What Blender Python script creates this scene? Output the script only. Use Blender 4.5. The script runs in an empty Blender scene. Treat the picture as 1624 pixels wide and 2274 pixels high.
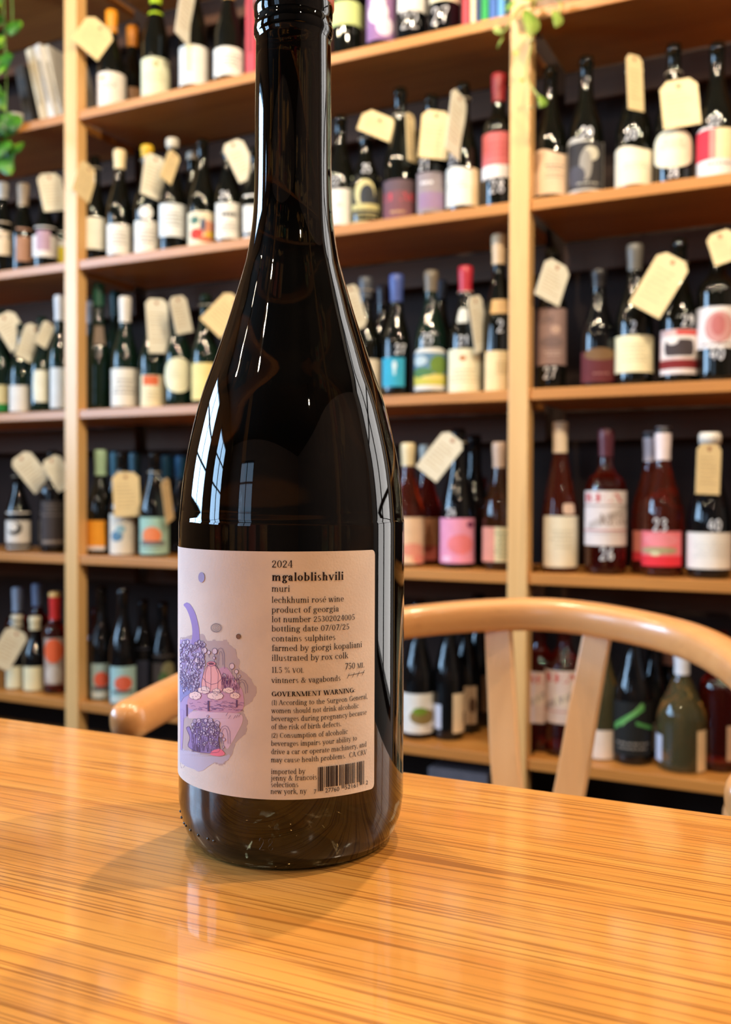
import bpy, math, random
from mathutils import Vector, Matrix
random.seed(7)
S = bpy.context.scene
COL = S.collection
R_ = math.radians

# ------------------------------------------------------------------ camera
W, H = 1624, 2274
F = 2150.0                      # focal length in pixels of the 1624-wide frame
ZT = 0.75                       # table top
ZC = ZT + 0.1251                # eye height
YAW = R_(26.1)
HORIZ = 1100.0                  # pixel row of the horizon at the picture's middle
PITCH = math.atan((H / 2 - HORIZ) / F)
ROLL = 0.0035
cd = bpy.data.cameras.new('camera')
cam = bpy.data.objects.new('camera', cd); COL.objects.link(cam)
cd.sensor_fit = 'HORIZONTAL'; cd.sensor_width = 24.0
cd.lens = F / W * 24.0
cd.clip_start = 0.02
CAMM = (Matrix.Translation((0, 0, ZC)) @ Matrix.Rotation(YAW, 4, 'Z')
        @ Matrix.Rotation(math.pi / 2 - PITCH, 4, 'X') @ Matrix.Rotation(ROLL, 4, 'Z'))
cam.matrix_world = CAMM
cd.dof.use_dof = True
cd.dof.focus_distance = 0.325
cd.dof.aperture_fstop = 13.5
S.camera = cam
CAMP = CAMM.translation.copy()
CAM3 = CAMM.to_3x3()

def ray(px, py):
    return CAM3 @ Vector(((px - W / 2) / F, -(py - H / 2) / F, -1.0))
def at_depth(px, py, d):        # point of a pixel at a camera depth
    return CAMP + ray(px, py) * d
def hit_y(px, py, y):
    r = ray(px, py); return CAMP + r * ((y - CAMP.y) / r.y)
def depth_of(p):
    return -(CAM3.transposed() @ (Vector(p) - CAMP)).z

# ------------------------------------------------------------------ look
S.view_settings.view_transform = 'Standard'
S.view_settings.look = 'None'
S.view_settings.exposure = 0.0
S.view_settings.gamma = 1.0
S.view_settings.use_curve_mapping = False
S.cycles.caustics_reflective = False
S.cycles.caustics_refractive = False
S.cycles.max_bounces = 10
S.cycles.transmission_bounces = 8
S.cycles.transparent_max_bounces = 8
S.cycles.sample_clamp_indirect = 6.0
S.cycles.blur_glossy = 0.3

wd = bpy.data.worlds.new('sky'); S.world = wd; wd.use_nodes = True
bg = wd.node_tree.nodes['Background']
bg.inputs[0].default_value = (0.62, 0.78, 1.0, 1); bg.inputs[1].default_value = 0.8

VS = 2.096                      # the plane of the shelf fronts
XL, XR, YR, ZCEIL = -3.75, 3.1, -4.2, 3.05
YB = VS + 0.40                  # wall behind the shelves

def area(name, loc, rot, sx, sy, power, color):
    l = bpy.data.lights.new(name, 'AREA'); l.shape = 'RECTANGLE'; l.size = sx; l.size_y = sy
    l.energy = power; l.color = color
    o = bpy.data.objects.new(name, l); COL.objects.link(o)
    o.location = loc; o.rotation_euler = rot
    return o
DAY = (0.42, 0.68, 1.0)
WARM = (1.0, 0.82, 0.58)
# daylight standing in the windows of the left wall and of the wall behind the camera
area('daylight', (XL - 0.10, -0.15, 1.85), (0, R_(-90), 0), 1.4, 1.5, 230, DAY)
area('daylight', (XL - 0.10, -2.42, 1.75), (0, R_(-90), 0), 1.6, 1.35, 130, DAY)
area('daylight', (-1.65, YR - 0.10, 1.7), (R_(90), 0, 0), 1.3, 1.5, 14, DAY)
area('daylight', (1.68, VS + 0.06, 1.5), (R_(-90), 0, 0), 1.5, 2.3, 58, (1.0, 0.96, 0.92))
LAMPS = [(-2.6, 0.80), (-1.75, 0.95), (-0.95, 0.85), (-0.2, 0.95), (0.55, 0.80), (1.4, 0.75),
         (-2.2, -0.9), (-0.9, -1.3), (0.5, -0.7), (1.7, -1.2)]
LAMP_W = [20, 28, 46, 68, 72, 46, 14, 14, 15, 22]

# ------------------------------------------------------------------ helpers
def link(o, parent=None):
    COL.objects.link(o)
    if parent: o.parent = parent
    return o
def mesh(name, V, Fc, mats, parent=None, smooth=False, idx=None, bevel=0):
    me = bpy.data.meshes.new(name)
    me.from_pydata([tuple(v) for v in V], [], Fc)
    if not isinstance(mats, (list, tuple)): mats = [mats]
    for m in mats: me.materials.append(m)
    if idx: me.polygons.foreach_set('material_index', idx)
    if smooth: me.polygons.foreach_set('use_smooth', [True] * len(me.polygons))
    me.update()
    o = bpy.data.objects.new(name, me)
    link(o, parent)
    if bevel:
        b = o.modifiers.new('bevel', 'BEVEL'); b.width = bevel; b.segments = 3; b.limit_method = 'ANGLE'
    return o
def thing(name, label, cat, loc=(0, 0, 0), rz=0, group=None):
    o = bpy.data.objects.new(name, None); link(o)
    o.empty_display_size = 0.02
    o.location = loc; o.rotation_euler = (0, 0, rz)
    return tag(o, label, cat, group)
def tag(o, label, cat, group=None):
    o['label'] = label; o['category'] = cat
    if group: o['group'] = group
    return o
def struct(o):
    o['kind'] = 'structure'; return o
class MB:
    def __init__(s): s.V = []; s.F = []; s.I = []
    def add(s, V, Fc, i=0):
        n = len(s.V); s.V += [Vector(v) for v in V]
        s.F += [tuple(a + n for a in f) for f in Fc]; s.I += [i] * len(Fc)
    def box(s, x0, x1, y0, y1, z0, z1, i=0):
        V = [(x0, y0, z0), (x1, y0, z0), (x1, y1, z0), (x0, y1, z0), (x0, y0, z1), (x1, y0, z1), (x1, y1, z1), (x0, y1, z1)]
        s.add(V, [(0, 3, 2, 1), (4, 5, 6, 7), (0, 1, 5, 4), (1, 2, 6, 5), (2, 3, 7, 6), (3, 0, 4, 7)], i)
    def lathe(s, prof, seg=40, i=0, loc=(0, 0, 0)):
        V = []; Fc = []; rings = []
        for r, z in prof:
            if r < 1e-6: V.append((loc[0], loc[1], loc[2] + z)); rings.append([len(V) - 1])
            else:
                b = len(V)
                for k in range(seg):
                    a = 2 * math.pi * k / seg
                    V.append((loc[0] + r * math.cos(a), loc[1] + r * math.sin(a), loc[2] + z))
                rings.append(list(range(b, b + seg)))
        for a, b in zip(rings, rings[1:]):
            for k in range(seg):
                k2 = (k + 1) % seg
                if len(a) == 1 and len(b) == 1: continue
                if len(a) == 1: Fc.append((a[0], b[k2], b[k]))
                elif len(b) == 1: Fc.append((a[k], a[k2], b[0]))
                else: Fc.append((a[k], a[k2], b[k2], b[k]))
        s.add(V, Fc, i)
    def tube(s, pts, rad, seg=8, i=0, cap=True, up=None, aspect=1.0, sq=1.0):
        pts = [Vector(p) for p in pts]; n = len(pts)
        rads = rad if isinstance(rad, (list, tuple)) else [rad] * n
        V = []; Fc = []
        prev = None
        for k, p in enumerate(pts):
            t = (pts[min(k + 1, n - 1)] - pts[max(k - 1, 0)]).normalized()
            if up is not None: u = Vector(up)
            elif prev is not None: u = prev
            else: u = Vector((0, 0, 1)) if abs(t.z) < 0.9 else Vector((1, 0, 0))
            sd = t.cross(u).normalized(); u = sd.cross(t).normalized(); prev = u
            for q in range(seg):
                a = 2 * math.pi * q / seg
                ca, sa = math.cos(a), math.sin(a)
                ca, sa = math.copysign(abs(ca) ** sq, ca), math.copysign(abs(sa) ** sq, sa)
                V.append(p + sd * (ca * rads[k]) + u * (sa * rads[k] * aspect))
        for k in range(n - 1):
            for q in range(seg):
                q2 = (q + 1) % seg
                Fc.append((k * seg + q, k * seg + q2, (k + 1) * seg + q2, (k + 1) * seg + q))
        if cap:
            Fc.append(tuple(range(seg))[::-1]); Fc.append(tuple((n - 1) * seg + q for q in range(seg)))
        s.add(V, Fc, i)
    def build(s, name, mats, parent=None, smooth=False, bevel=0):
        return mesh(name, s.V, s.F, mats, parent, smooth, s.I, bevel)
def spline(pts, n=8):           # Catmull-Rom through the points
    pts = [Vector(p) for p in pts]; P = [pts[0] * 2 - pts[1]] + pts + [pts[-1] * 2 - pts[-2]]
    out = []
    for k in range(1, len(P) - 2):
        a, b, c, d = P[k - 1:k + 3]
        for q in range(n):
            t = q / n
            out.append(0.5 * ((2 * b) + (c - a) * t + (2 * a - 5 * b + 4 * c - d) * t * t + (3 * b - a - 3 * c + d) * t ** 3))
    out.append(pts[-1]); return out

# ------------------------------------------------------------------ materials
def lin(c):
    return tuple(((x / 255) / 12.92 if x / 255 <= 0.04045 else ((x / 255 + 0.055) / 1.055) ** 2.4) for x in c) + (1,)
def new_mat(name):
    m = bpy.data.materials.new(name); m.use_nodes = True
    return m, m.node_tree, m.node_tree.nodes['Principled BSDF']
CACHE = {}
def plain(name, rgb, rough=0.5, noise=0.06, spec=0.5, coat=0.0, metallic=0.0, scale=30):
    key = (name, rgb, rough)
    if key in CACHE: return CACHE[key]
    m, nt, b = new_mat(name)
    c = lin(rgb)
    n = nt.nodes.new('ShaderNodeTexNoise'); n.inputs['Scale'].default_value = scale; n.inputs['Detail'].default_value = 3
    tc = nt.nodes.new('ShaderNodeTexCoord'); nt.links.new(tc.outputs['Object'], n.inputs['Vector'])
    r = nt.nodes.new('ShaderNodeValToRGB')
    r.color_ramp.elements[0].position = 0.3; r.color_ramp.elements[1].position = 0.7
    r.color_ramp.elements[0].color = tuple(max(0, x * (1 - noise)) for x in c[:3]) + (1,)
    r.color_ramp.elements[1].color = tuple(min(1, x * (1 + noise)) for x in c[:3]) + (1,)
    nt.links.new(n.outputs['Fac'], r.inputs['Fac']); nt.links.new(r.outputs['Color'], b.inputs['Base Color'])
    b.inputs['Roughness'].default_value = rough
    b.inputs['Specular IOR Level'].default_value = spec
    b.inputs['Coat Weight'].default_value = coat; b.inputs['Coat Roughness'].default_value = 0.12
    b.inputs['Metallic'].default_value = metallic
    CACHE[key] = m; return m
def wood(name, light, dark, axis=0, rough=0.4, coat=0.3, crough=0.2, fine=1.0, pore=0.55, wear=0.0, freq=1.0, plen=9.0, pdark=0.55):
    m, nt, b = new_mat(name)
    L = nt.links.new
    tc = nt.nodes.new('ShaderNodeTexCoord')
    def noise(sc, detail, dist=0.0, off=0.0):
        mp = nt.nodes.new('ShaderNodeMapping'); v = [sc[1]] * 3; v[axis] = sc[0]
        mp.inputs['Scale'].default_value = v; mp.inputs['Location'].default_value = (off, off * 2, off)
        n = nt.nodes.new('ShaderNodeTexNoise'); n.inputs['Scale'].default_value = 1.0
        n.inputs['Detail'].default_value = detail; n.inputs['Distortion'].default_value = dist
        L(tc.outputs['Object'], mp.inputs['Vector']); L(mp.outputs['Vector'], n.inputs['Vector'])
        return n.outputs['Fac']
    def ramp(src, p0, p1, c0, c1):
        r = nt.nodes.new('ShaderNodeValToRGB'); e = r.color_ramp.elements
        e[0].position, e[1].position = p0, p1; e[0].color, e[1].color = c0, c1
        L(src, r.inputs['Fac']); return r.outputs['Color']
    def mix(fac, a, c, mode='MIX', k=None):
        x = nt.nodes.new('ShaderNodeMix'); x.data_type = 'RGBA'; x.blend_type = mode
        if isinstance(fac, float): x.inputs[0].default_value = fac
        else: L(fac, x.inputs[0])
        for s, v in ((6, a), (7, c)):
            if isinstance(v, tuple): x.inputs[s].default_value = v
            else: L(v, x.inputs[s])
        return x.outputs[2]
    l, d = lin(light), lin(dark)
    mid = tuple((x + y) / 2 for x, y in zip(l, d))
    base = ramp(noise((2.0 * freq, 26 * freq), 3, 0.4), 0.30, 0.70, d, l)
    base = mix(0.5, base, ramp(noise((5 * freq, 120 * freq), 4, 0.3, 3.1), 0.32, 0.68, mid, l))
    pores = ramp(noise((plen * freq, 420 * freq), 2, 0.1, 7.7), pore, pore + 0.10, (0, 0, 0, 1), (1, 1, 1, 1))
    pd = tuple(x * pdark for x in d[:3]) + (1,)
    fac = nt.nodes.new('ShaderNodeMath'); fac.operation = 'MULTIPLY'; fac.inputs[1].default_value = 0.75 * fine
    L(pores, fac.inputs[0])
    col = mix(fac.outputs[0], base, pd)
    rgh = None
    if wear:
        w1 = noise((7, 16), 6, 0.6, 1.7)
        wr = ramp(w1, 0.60, 0.72, (0, 0, 0, 1), (1, 1, 1, 1))
        f2 = nt.nodes.new('ShaderNodeMath'); f2.operation = 'MULTIPLY'; f2.inputs[1].default_value = wear
        L(wr, f2.inputs[0])
        pale = tuple(min(1, x * 1.2 + 0.10) for x in l[:3]) + (1,)
        col = mix(f2.outputs[0], col, pale)
        rgh = ramp(w1, 0.35, 0.75, (crough * 0.7,) * 3 + (1,), (crough * 1.6,) * 3 + (1,))
    L(col, b.inputs['Base Color'])
    b.inputs['Roughness'].default_value = rough
    b.inputs['Coat Weight'].default_value = coat; b.inputs['Coat Roughness'].default_value = crough
    if rgh is not None: L(rgh, b.inputs['Coat Roughness'])
    bp = nt.nodes.new('ShaderNodeBump'); bp.inputs['Strength'].default_value = 0.12; bp.inputs['Distance'].default_value = 0.0006
    bp.invert = True
    L(pores, bp.inputs['Height']); L(bp.outputs['Normal'], b.inputs['Normal'])
    return m
def glass(name, rgb, trans=0.0, rough=0.03, bump=0.0):
    key = (name, rgb)
    if key in CACHE: return CACHE[key]
    m, nt, b = new_mat(name)
    n = nt.nodes.new('ShaderNodeTexNoise'); n.inputs['Scale'].default_value = 40
    tc = nt.nodes.new('ShaderNodeTexCoord'); nt.links.new(tc.outputs['Object'], n.inputs['Vector'])
    r = nt.nodes.new('ShaderNodeValToRGB'); c = lin(rgb)
    r.color_ramp.elements[0].color = tuple(x * 0.92 for x in c[:3]) + (1,); r.color_ramp.elements[1].color = c
    nt.links.new(n.outputs['Fac'], r.inputs['Fac']); nt.links.new(r.outputs['Color'], b.inputs['Base Color'])
    b.inputs['Roughness'].default_value = rough; b.inputs['IOR'].default_value = 1.5
    b.inputs['Transmission Weight'].default_value = trans
    if bump:
        mp = nt.nodes.new('ShaderNodeMapping'); mp.inputs['Scale'].default_value = (1, 1, 0.25)
        n2 = nt.nodes.new('ShaderNodeTexNoise'); n2.inputs['Scale'].default_value = 55; n2.inputs['Detail'].default_value = 2
        nt.links.new(tc.outputs['Object'], mp.inputs['Vector']); nt.links.new(mp.outputs['Vector'], n2.inputs['Vector'])
        bp = nt.nodes.new('ShaderNodeBump'); bp.inputs['Strength'].default_value = bump; bp.inputs['Distance'].default_value = 0.001
        nt.links.new(n2.outputs['Fac'], bp.inputs['Height']); nt.links.new(bp.outputs['Normal'], b.inputs['Normal'])
    CACHE[key] = m; return m
def emit(name, rgb, k):
    m, nt, b = new_mat(name)
    b.inputs['Base Color'].default_value = (*rgb, 1)
    b.inputs['Emission Color'].default_value = (*rgb, 1); b.inputs['Emission Strength'].default_value = k
    return m
def paint(rgb, rough=0.75): return plain('paint_%d_%d_%d' % rgb, rgb, rough, 0.05, 0.3)

M_SHELF = wood('shelf_wood', (210, 142, 68), (170, 104, 42), 0, 0.42, 0.25, 0.3, 0.45, 0.58, freq=0.6)
M_POST = wood('post_wood', (240, 194, 130), (218, 164, 98), 2, 0.42, 0.25, 0.3, 0.4, 0.58, freq=0.6)
M_TABLE = wood('oak_tabletop', (228, 160, 74), (202, 120, 40), 0, 0.36, 0.7, 0.085, 1.1, 0.52, wear=0.30, freq=2.1, plen=4.6)
M_CHAIR = wood('chair_wood', (246, 196, 142), (228, 168, 112), 2, 0.34, 0.5, 0.14, 0.2, 0.6, freq=0.5)
M_CHAIRX = wood('chair_wood_bent', (228, 164, 102), (206, 132, 72), 0, 0.34, 0.6, 0.14, 0.2, 0.6, freq=0.5)
M_RAIL = wood('shaded_rail_wood', (94, 58, 30), (66, 38, 18), 0, 0.7, 0.0, 0.3, 0.4, 0.56, freq=0.6)  # back rails: shade under the shelves is put into this darker wood colour
M_FLOOR = wood('floor_wood', (52, 38, 28), (34, 25, 18), 0, 0.45, 0.2, 0.3, 0.4, 0.56)
M_BACK = plain('dark_plaster', (42, 25, 17), 0.85, 0.2, scale=6)
M_WALL = plain('grey_plaster', (196, 190, 186), 0.8, 0.06, scale=5)
M_WARMWALL = plain('tan_plaster', (112, 92, 78), 0.8, 0.08, scale=5)
M_CEIL = plain('ceiling_paint', (74, 64, 54), 0.85, 0.05, scale=4)
M_WHITE = plain('white_paint', (225, 226, 228), 0.5)
M_BLACK = plain('black_metal', (28, 28, 30), 0.45)
M_STRING = plain('cotton_string', (214, 202, 180), 0.9)
M_CARD = plain('manila_card', (246, 222, 172), 0.8, 0.05)
M_CARDW = plain('pale_card', (242, 238, 222), 0.8, 0.05)
M_GDARK = glass('dark_glass', (14, 15, 11))
M_GGREEN = glass('green_glass', (16, 34, 26))
M_GBLACK = glass('black_glass', (12, 13, 16))
M_ROSE = glass('rose_wine_glass', (214, 92, 62), 0.94)
M_RED = glass('red_wine_glass', (176, 40, 26), 0.95)
M_AMBER = glass('amber_wine_glass', (178, 104, 56), 0.95)
M_CLEAR = glass('pale_wine_glass', (236, 226, 160), 0.94)
GL = dict(dark=M_GDARK, green=M_GGREEN, black=M_GBLACK, rose=M_ROSE, red=M_RED, amber=M_AMBER, clear=M_CLEAR)
M_EMB = glass('embossed_brown_glass', (52, 40, 24), 0.0, 0.12)
M_MAIN = glass('brown_bottle_glass', (33, 25, 13), 1.0, 0.015, 0.05)

# ------------------------------------------------------------------ the room
def room():
    m = MB(); m.box(XL, XR, YR, YB, -0.05, 0.0); struct(m.build('floor', M_FLOOR))
    m = MB(); m.box(XL, XR, YR, YB, ZCEIL, ZCEIL + 0.05); struct(m.build('ceiling', M_CEIL))
    m = MB(); m.box(XL, XR, YB, YB + 0.08, 0, ZCEIL); struct(m.build('wall_back', M_BACK))
    m = MB(); m.box(XR, XR + 0.08, YR, YB, 0, ZCEIL); struct(m.build('wall_right', M_WARMWALL))
    # left wall with two window openings
    m = MB(); x0, x1 = XL - 0.08, XL
    ys = [YR, -3.1, -1.75, -0.9, 0.6, YB]
    for k in (0, 2, 4): m.box(x0, x1, ys[k], ys[k + 1], 0, ZCEIL)
    for k in (1, 3):
        m.box(x0, x1, ys[k], ys[k + 1], 0, 1.1); m.box(x0, x1, ys[k], ys[k + 1], 2.6, ZCEIL)
    struct(m.build('wall_left', M_WARMWALL))
    # wall behind the camera with one opening
    m = MB(); y0, y1 = YR - 0.08, YR
    m.box(XL, -2.3, y0, y1, 0, ZCEIL); m.box(-1.0, XR, y0, y1, 0, ZCEIL)
    m.box(-2.3, -1.0, y0, y1, 0, 0.95); m.box(-2.3, -1.0, y0, y1, 2.45, ZCEIL)
    struct(m.build('wall_rear', M_WARMWALL))
    # pale pier closing the shelving on the right
    m = MB(); a, b = VS - 0.05, VS + 0.03
    m.box(0.76, 0.92, a, b, 0, ZCEIL); m.box(2.44, XR, a, b, 0, ZCEIL); m.box(0.92, 2.44, a, b, 0, 0.3); m.box(0.92, 2.44, a, b, 2.7, ZCEIL)
    struct(m.build('wall_pier', M_WALL))
    # windows
    gm, nt, b = new_mat('window_glass')
    out = nt.nodes['Material Output']
    tr = nt.nodes.new('ShaderNodeBsdfTransparent'); gl = nt.nodes.new('ShaderNodeBsdfGlossy'); gl.inputs['Roughness'].default_value = 0.02
    mx = nt.nodes.new('ShaderNodeMixShader'); mx.inputs[0].default_value = 0.06
    nt.links.new(tr.outputs[0], mx.inputs[1]); nt.links.new(gl.outputs[0], mx.inputs[2]); nt.links.new(mx.outputs[0], out.inputs['Surface'])
    def win(n, axis, a0, a1, z0, z1, c):
        m = MB(); t = 0.05
        def bx(a, b, za, zb, d=0.035):
            if axis == 'x': m.box(c - d, c + d, a, b, za, zb)
            else: m.box(a, b, c - d, c + d, za, zb)
        bx(a0, a0 + t, z0, z1); bx(a1 - t, a1, z0, z1); bx(a0 + t, a1 - t, z0, z0 + t); bx(a0 + t, a1 - t, z1 - t, z1)
        mid = (a0 + a1) / 2
        bx(mid - .025, mid + .025, z0 + t, z1 - t, .028)
        for q in (1, 2):
            zz = z0 + (z1 - z0) * q / 3; bx(a0 + t, mid - .025, zz - .02, zz + .02, .024); bx(mid + .025, a1 - t, zz - .02, zz + .02, .024)
        fr = struct(m.build('window_%d' % n, M_BLACK))
        g = MB()
        if axis == 'x': g.box(c - .004, c + .004, a0 + t * .5, a1 - t * .5, z0 + t * .5, z1 - t * .5)
        else: g.box(a0 + t * .5, a1 - t * .5, c - .004, c + .004, z0 + t * .5, z1 - t * .5)
        g.build('pane', gm, fr)
    win(1, 'x', -0.9, 0.6, 1.1, 2.6, XL - 0.04)
    win(2, 'x', -3.1, -1.75, 1.1, 2.6, XL - 0.04)
    win(3, 'y', -2.3, -1.0, 0.95, 2.45, YR - 0.04)
    win(4, 'y', 0.92, 2.44, 0.3, 2.7, VS - 0.01)
    m = MB(); m.box(XL, XR, YB - 0.015, YB, 0, 0.09); struct(m.build('baseboard_back', M_SHELF))
room()

# ceiling lamps (seen as glints in every bottle)
M_BULB = emit('lamp_bulb', (1.0, 0.82, 0.58), 60.0)
WORD = ['by the far left window', 'in front of the left shelving bay', 'in front of the left post', 'in front of the middle shelving bay',
        'in front of the right post', 'near the window beside the shelving', 'in the left of the room behind the camera', 'near the rear window',
        'just behind the oak table edge nearest the camera', 'in the right of the room behind the camera']
for k, ((lx, ly), pw) in enumerate(zip(LAMPS, LAMP_W)):
    zb = 2.55
    t = thing('ceiling_lamp', 'black can lamp hanging from the ceiling ' + WORD[k], 'lamp', (lx, ly, ZCEIL), 0, 'black ceiling can lamps')
    m = MB(); m.lathe([(0, 0), (.05, 0), (.05, -.02), (0, -.02)], 20); m.build('canopy', M_BLACK, t)
    m = MB(); m.tube([(0, 0, -.02), (0, 0, -.36)], .006, 8); m.build('rod', M_BLACK, t)
    m = MB(); m.lathe([(0, -.35), (.03, -.35), (.05, -.37), (.055, -.46), (.052, -.46), (.047, -.375), (0, -.365)], 24); m.build('lamp_shade', M_BLACK, t, True)
    m = MB(); m.lathe([(0, -.40)] + [(.03 * math.sin(a), -.43 + .03 * math.cos(a)) for a in [0.4, .8, 1.2, 1.6, 2.0, 2.4, 2.8]] + [(0, -.46)], 16)
    m.build('bulb', M_BULB, t, True)
    l = bpy.data.lights.new('lamp_light', 'POINT'); l.energy = pw; l.color = WARM; l.shadow_soft_size = 0.018
    o = bpy.data.objects.new('lamp_light', l); link(o, t); o.location = (0, 0, -.50)

# ------------------------------------------------------------------ shelving
ROWB = {1: hit_y(1155, 48, VS).z, 2: hit_y(1155, 468.5, VS).z, 3: hit_y(1155, 888.5, VS).z, 4: hit_y(1155, 1297.5, VS).z, 5: hit_y(1155, 1709, VS).z}
TH = 0.025
ROWT = {k: v + TH for k, v in ROWB.items()}
ROWT[0] = ROWT[1] + 0.42; ROWB[0] = ROWT[0] - TH
PW, PD, SD = 0.046, 0.040, 0.345
XPR = hit_y(1152, 700, VS).x; XPL = hit_y(157, 700, VS).x
BAY = XPR - XPL
POSTS = [XPL - BAY, XPL, XPR, XPR + BAY]
def shelving():
    t = thing('shelving_unit', 'wall of honey coloured wooden shelving filled with wine bottles', 'shelf', ((XPL + XPR) / 2, VS, 0))
    ox, oy = t.location.x, t.location.y
    for x in POSTS:
        for y0 in (0.0,):
            m = MB(); m.box(x - PW / 2 - ox, x + PW / 2 - ox, y0, y0 + PD, 0, 2.35); m.build('post', M_POST, t, bevel=0.002)
    for a, b in zip(POSTS, POSTS[1:]):
        for r in range(0, 6):
            m = MB(); m.box(a + PW / 2 - ox, b - PW / 2 - ox, 0.006, SD - PD - .001, ROWB[r], ROWT[r])
            m.build('shelf_board', M_SHELF, t, bevel=0.002)
            m = MB(); m.box(a + PW / 2 - ox, b - PW / 2 - ox, SD - PD, SD - PD + .02, ROWB[r] - .075, ROWB[r] - .005)
            m.build('back_rail', M_RAIL, t)
    return t
shelving()

# ------------------------------------------------------------------ bottles
def profile(style, Hh, R, nr):
    if style == 'burg':
        body = [(R, .40), (.99 * R, .44), (.95 * R, .485), (.85 * R, .54), (.70 * R, .60), (.555 * R, .66), (.45 * R, .715), (nr * 1.05, .77), (nr, .82)]
    elif style == 'bord':
        body = [(R, .58), (.985 * R, .605), (.92 * R, .635), (.76 * R, .665), (.58 * R, .69), (.46 * R, .715), (nr * 1.05, .75), (nr, .79)]
    elif style == 'hock':
        body = [(R, .34), (.985 * R, .38), (.93 * R, .44), (.82 * R, .52), (.68 * R, .60), (.55 * R, .68), (.46 * R, .74), (nr * 1.04, .80), (nr, .84)]
    else:  # sparkling
        body = [(R, .38), (.99 * R, .42), (.94 * R, .475), (.83 * R, .54), (.68 * R, .61), (.55 * R, .68), (.46 * R, .74), (nr * 1.10, .80), (nr * 1.05, .85)]
    p = [(0, .012), (.5 * R, .006), (R * .80, 0), (R * .90, .0015), (R * .97, .007), (R, .016)] + [(r, f * Hh) for r, f in body]
    p += [(nr, .945 * Hh), (nr * 1.14, .95 * Hh), (nr * 1.14, .968 * Hh), (nr * 1.03, .972 * Hh), (nr * 1.03, Hh - .001), (nr * .9, Hh), (0, Hh)]
    return p
def rad_at(prof, z):
    for (r0, z0), (r1, z1) in zip(prof[2:], prof[3:]):
        if z0 <= z <= z1 and z1 > z0: return r0 + (r1 - r0) * (z - z0) / (z1 - z0)
    return prof[-2][0]
def cyl(r, phi, z): return (r * math.sin(phi), -r * math.cos(phi), z)
def patch(mb, r, p0, p1, z0, z1, shape='rect', i=0, rf=None):
    n = max(4, int((p1 - p0) / 0.12)) if shape == 'rect' else 22
    V = []; Fc = []
    for k in range(n + 1):
        u = k / n; ph = p0 + (p1 - p0) * u; a, b = z0, z1
        if shape == 'oval':
            h = (z1 - z0) / 2; c = (z0 + z1) / 2; w = h * math.sqrt(max(0.0, 1 - (2 * u - 1) ** 2)); a, b = c - w, c + w
        elif shape == 'soft':
            h = (z1 - z0) / 2; c = (z0 + z1) / 2; w = h * max(0.0, 1 - abs(2 * u - 1) ** 5) ** .2; a, b = c - w, c + w
        elif shape == 'arch':
            b = z1 - (z1 - z0) * .16 * (2 * u - 1) ** 4
        elif shape == 'wave':
            b = z1 + (z1 - z0) * .06 * math.sin(u * 6.3)
        m_ = 3
        for q in range(m_ + 1):
            z = a + (b - a) * q / m_
            rr = r if rf is None else rf(z)
            V.append(cyl(rr, ph, z))
    for k in range(n):
        for q in range(3):
            Fc.append((k * 4 + q, (k + 1) * 4 + q, (k + 1) * 4 + q + 1, k * 4 + q + 1))
    mb.add(V, Fc, i)

DIG = {  # hand-painted digits as strokes
    '0': [[(.5, 1), (.15, .8), (.1, .35), (.4, 0), (.75, .2), (.85, .65), (.5, 1)]],
    '1': [[(.3, .8), (.55, 1), (.5, 0)]],
    '2': [[(.1, .75), (.3, 1), (.7, .95), (.75, .65), (.4, .3), (.1, .02), (.9, .05)]],
    '3': [[(.1, .9), (.5, 1), (.8, .8), (.4, .55), (.85, .3), (.5, 0), (.1, .1)]],
    '4': [[(.6, 1), (.1, .35), (.9, .35)], [(.7, .65), (.65, 0)]],
    '5': [[(.85, 1), (.3, 1), (.2, .6), (.6, .62), (.85, .3), (.5, 0), (.1, .1)]],
    '6': [[(.7, 1), (.3, .65), (.15, .25), (.45, 0), (.8, .2), (.7, .5), (.2, .35)]],
    '7': [[(.1, .95), (.85, 1), (.5, .5), (.35, 0)]],
    '8': [[(.5, .52), (.2, .75), (.5, 1), (.78, .76), (.5, .52), (.12, .25), (.5, 0), (.86, .24), (.5, .52)]],
    '9': [[(.8, .75), (.5, 1), (.2, .75), (.5, .5), (.8, .75), (.7, .3), (.5, 0)]]}
M_CHALK = plain('white_paint_pen', (232, 232, 236), 0.6)
TAGJOBS = []
NB = [0]
GROUPS = {1: 'bottles on the top shelf', 2: 'bottles on the second shelf', 3: 'bottles on the middle shelf', 4: 'bottles on the fourth shelf', 5: 'bottles on the bottom shelf'}
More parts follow.
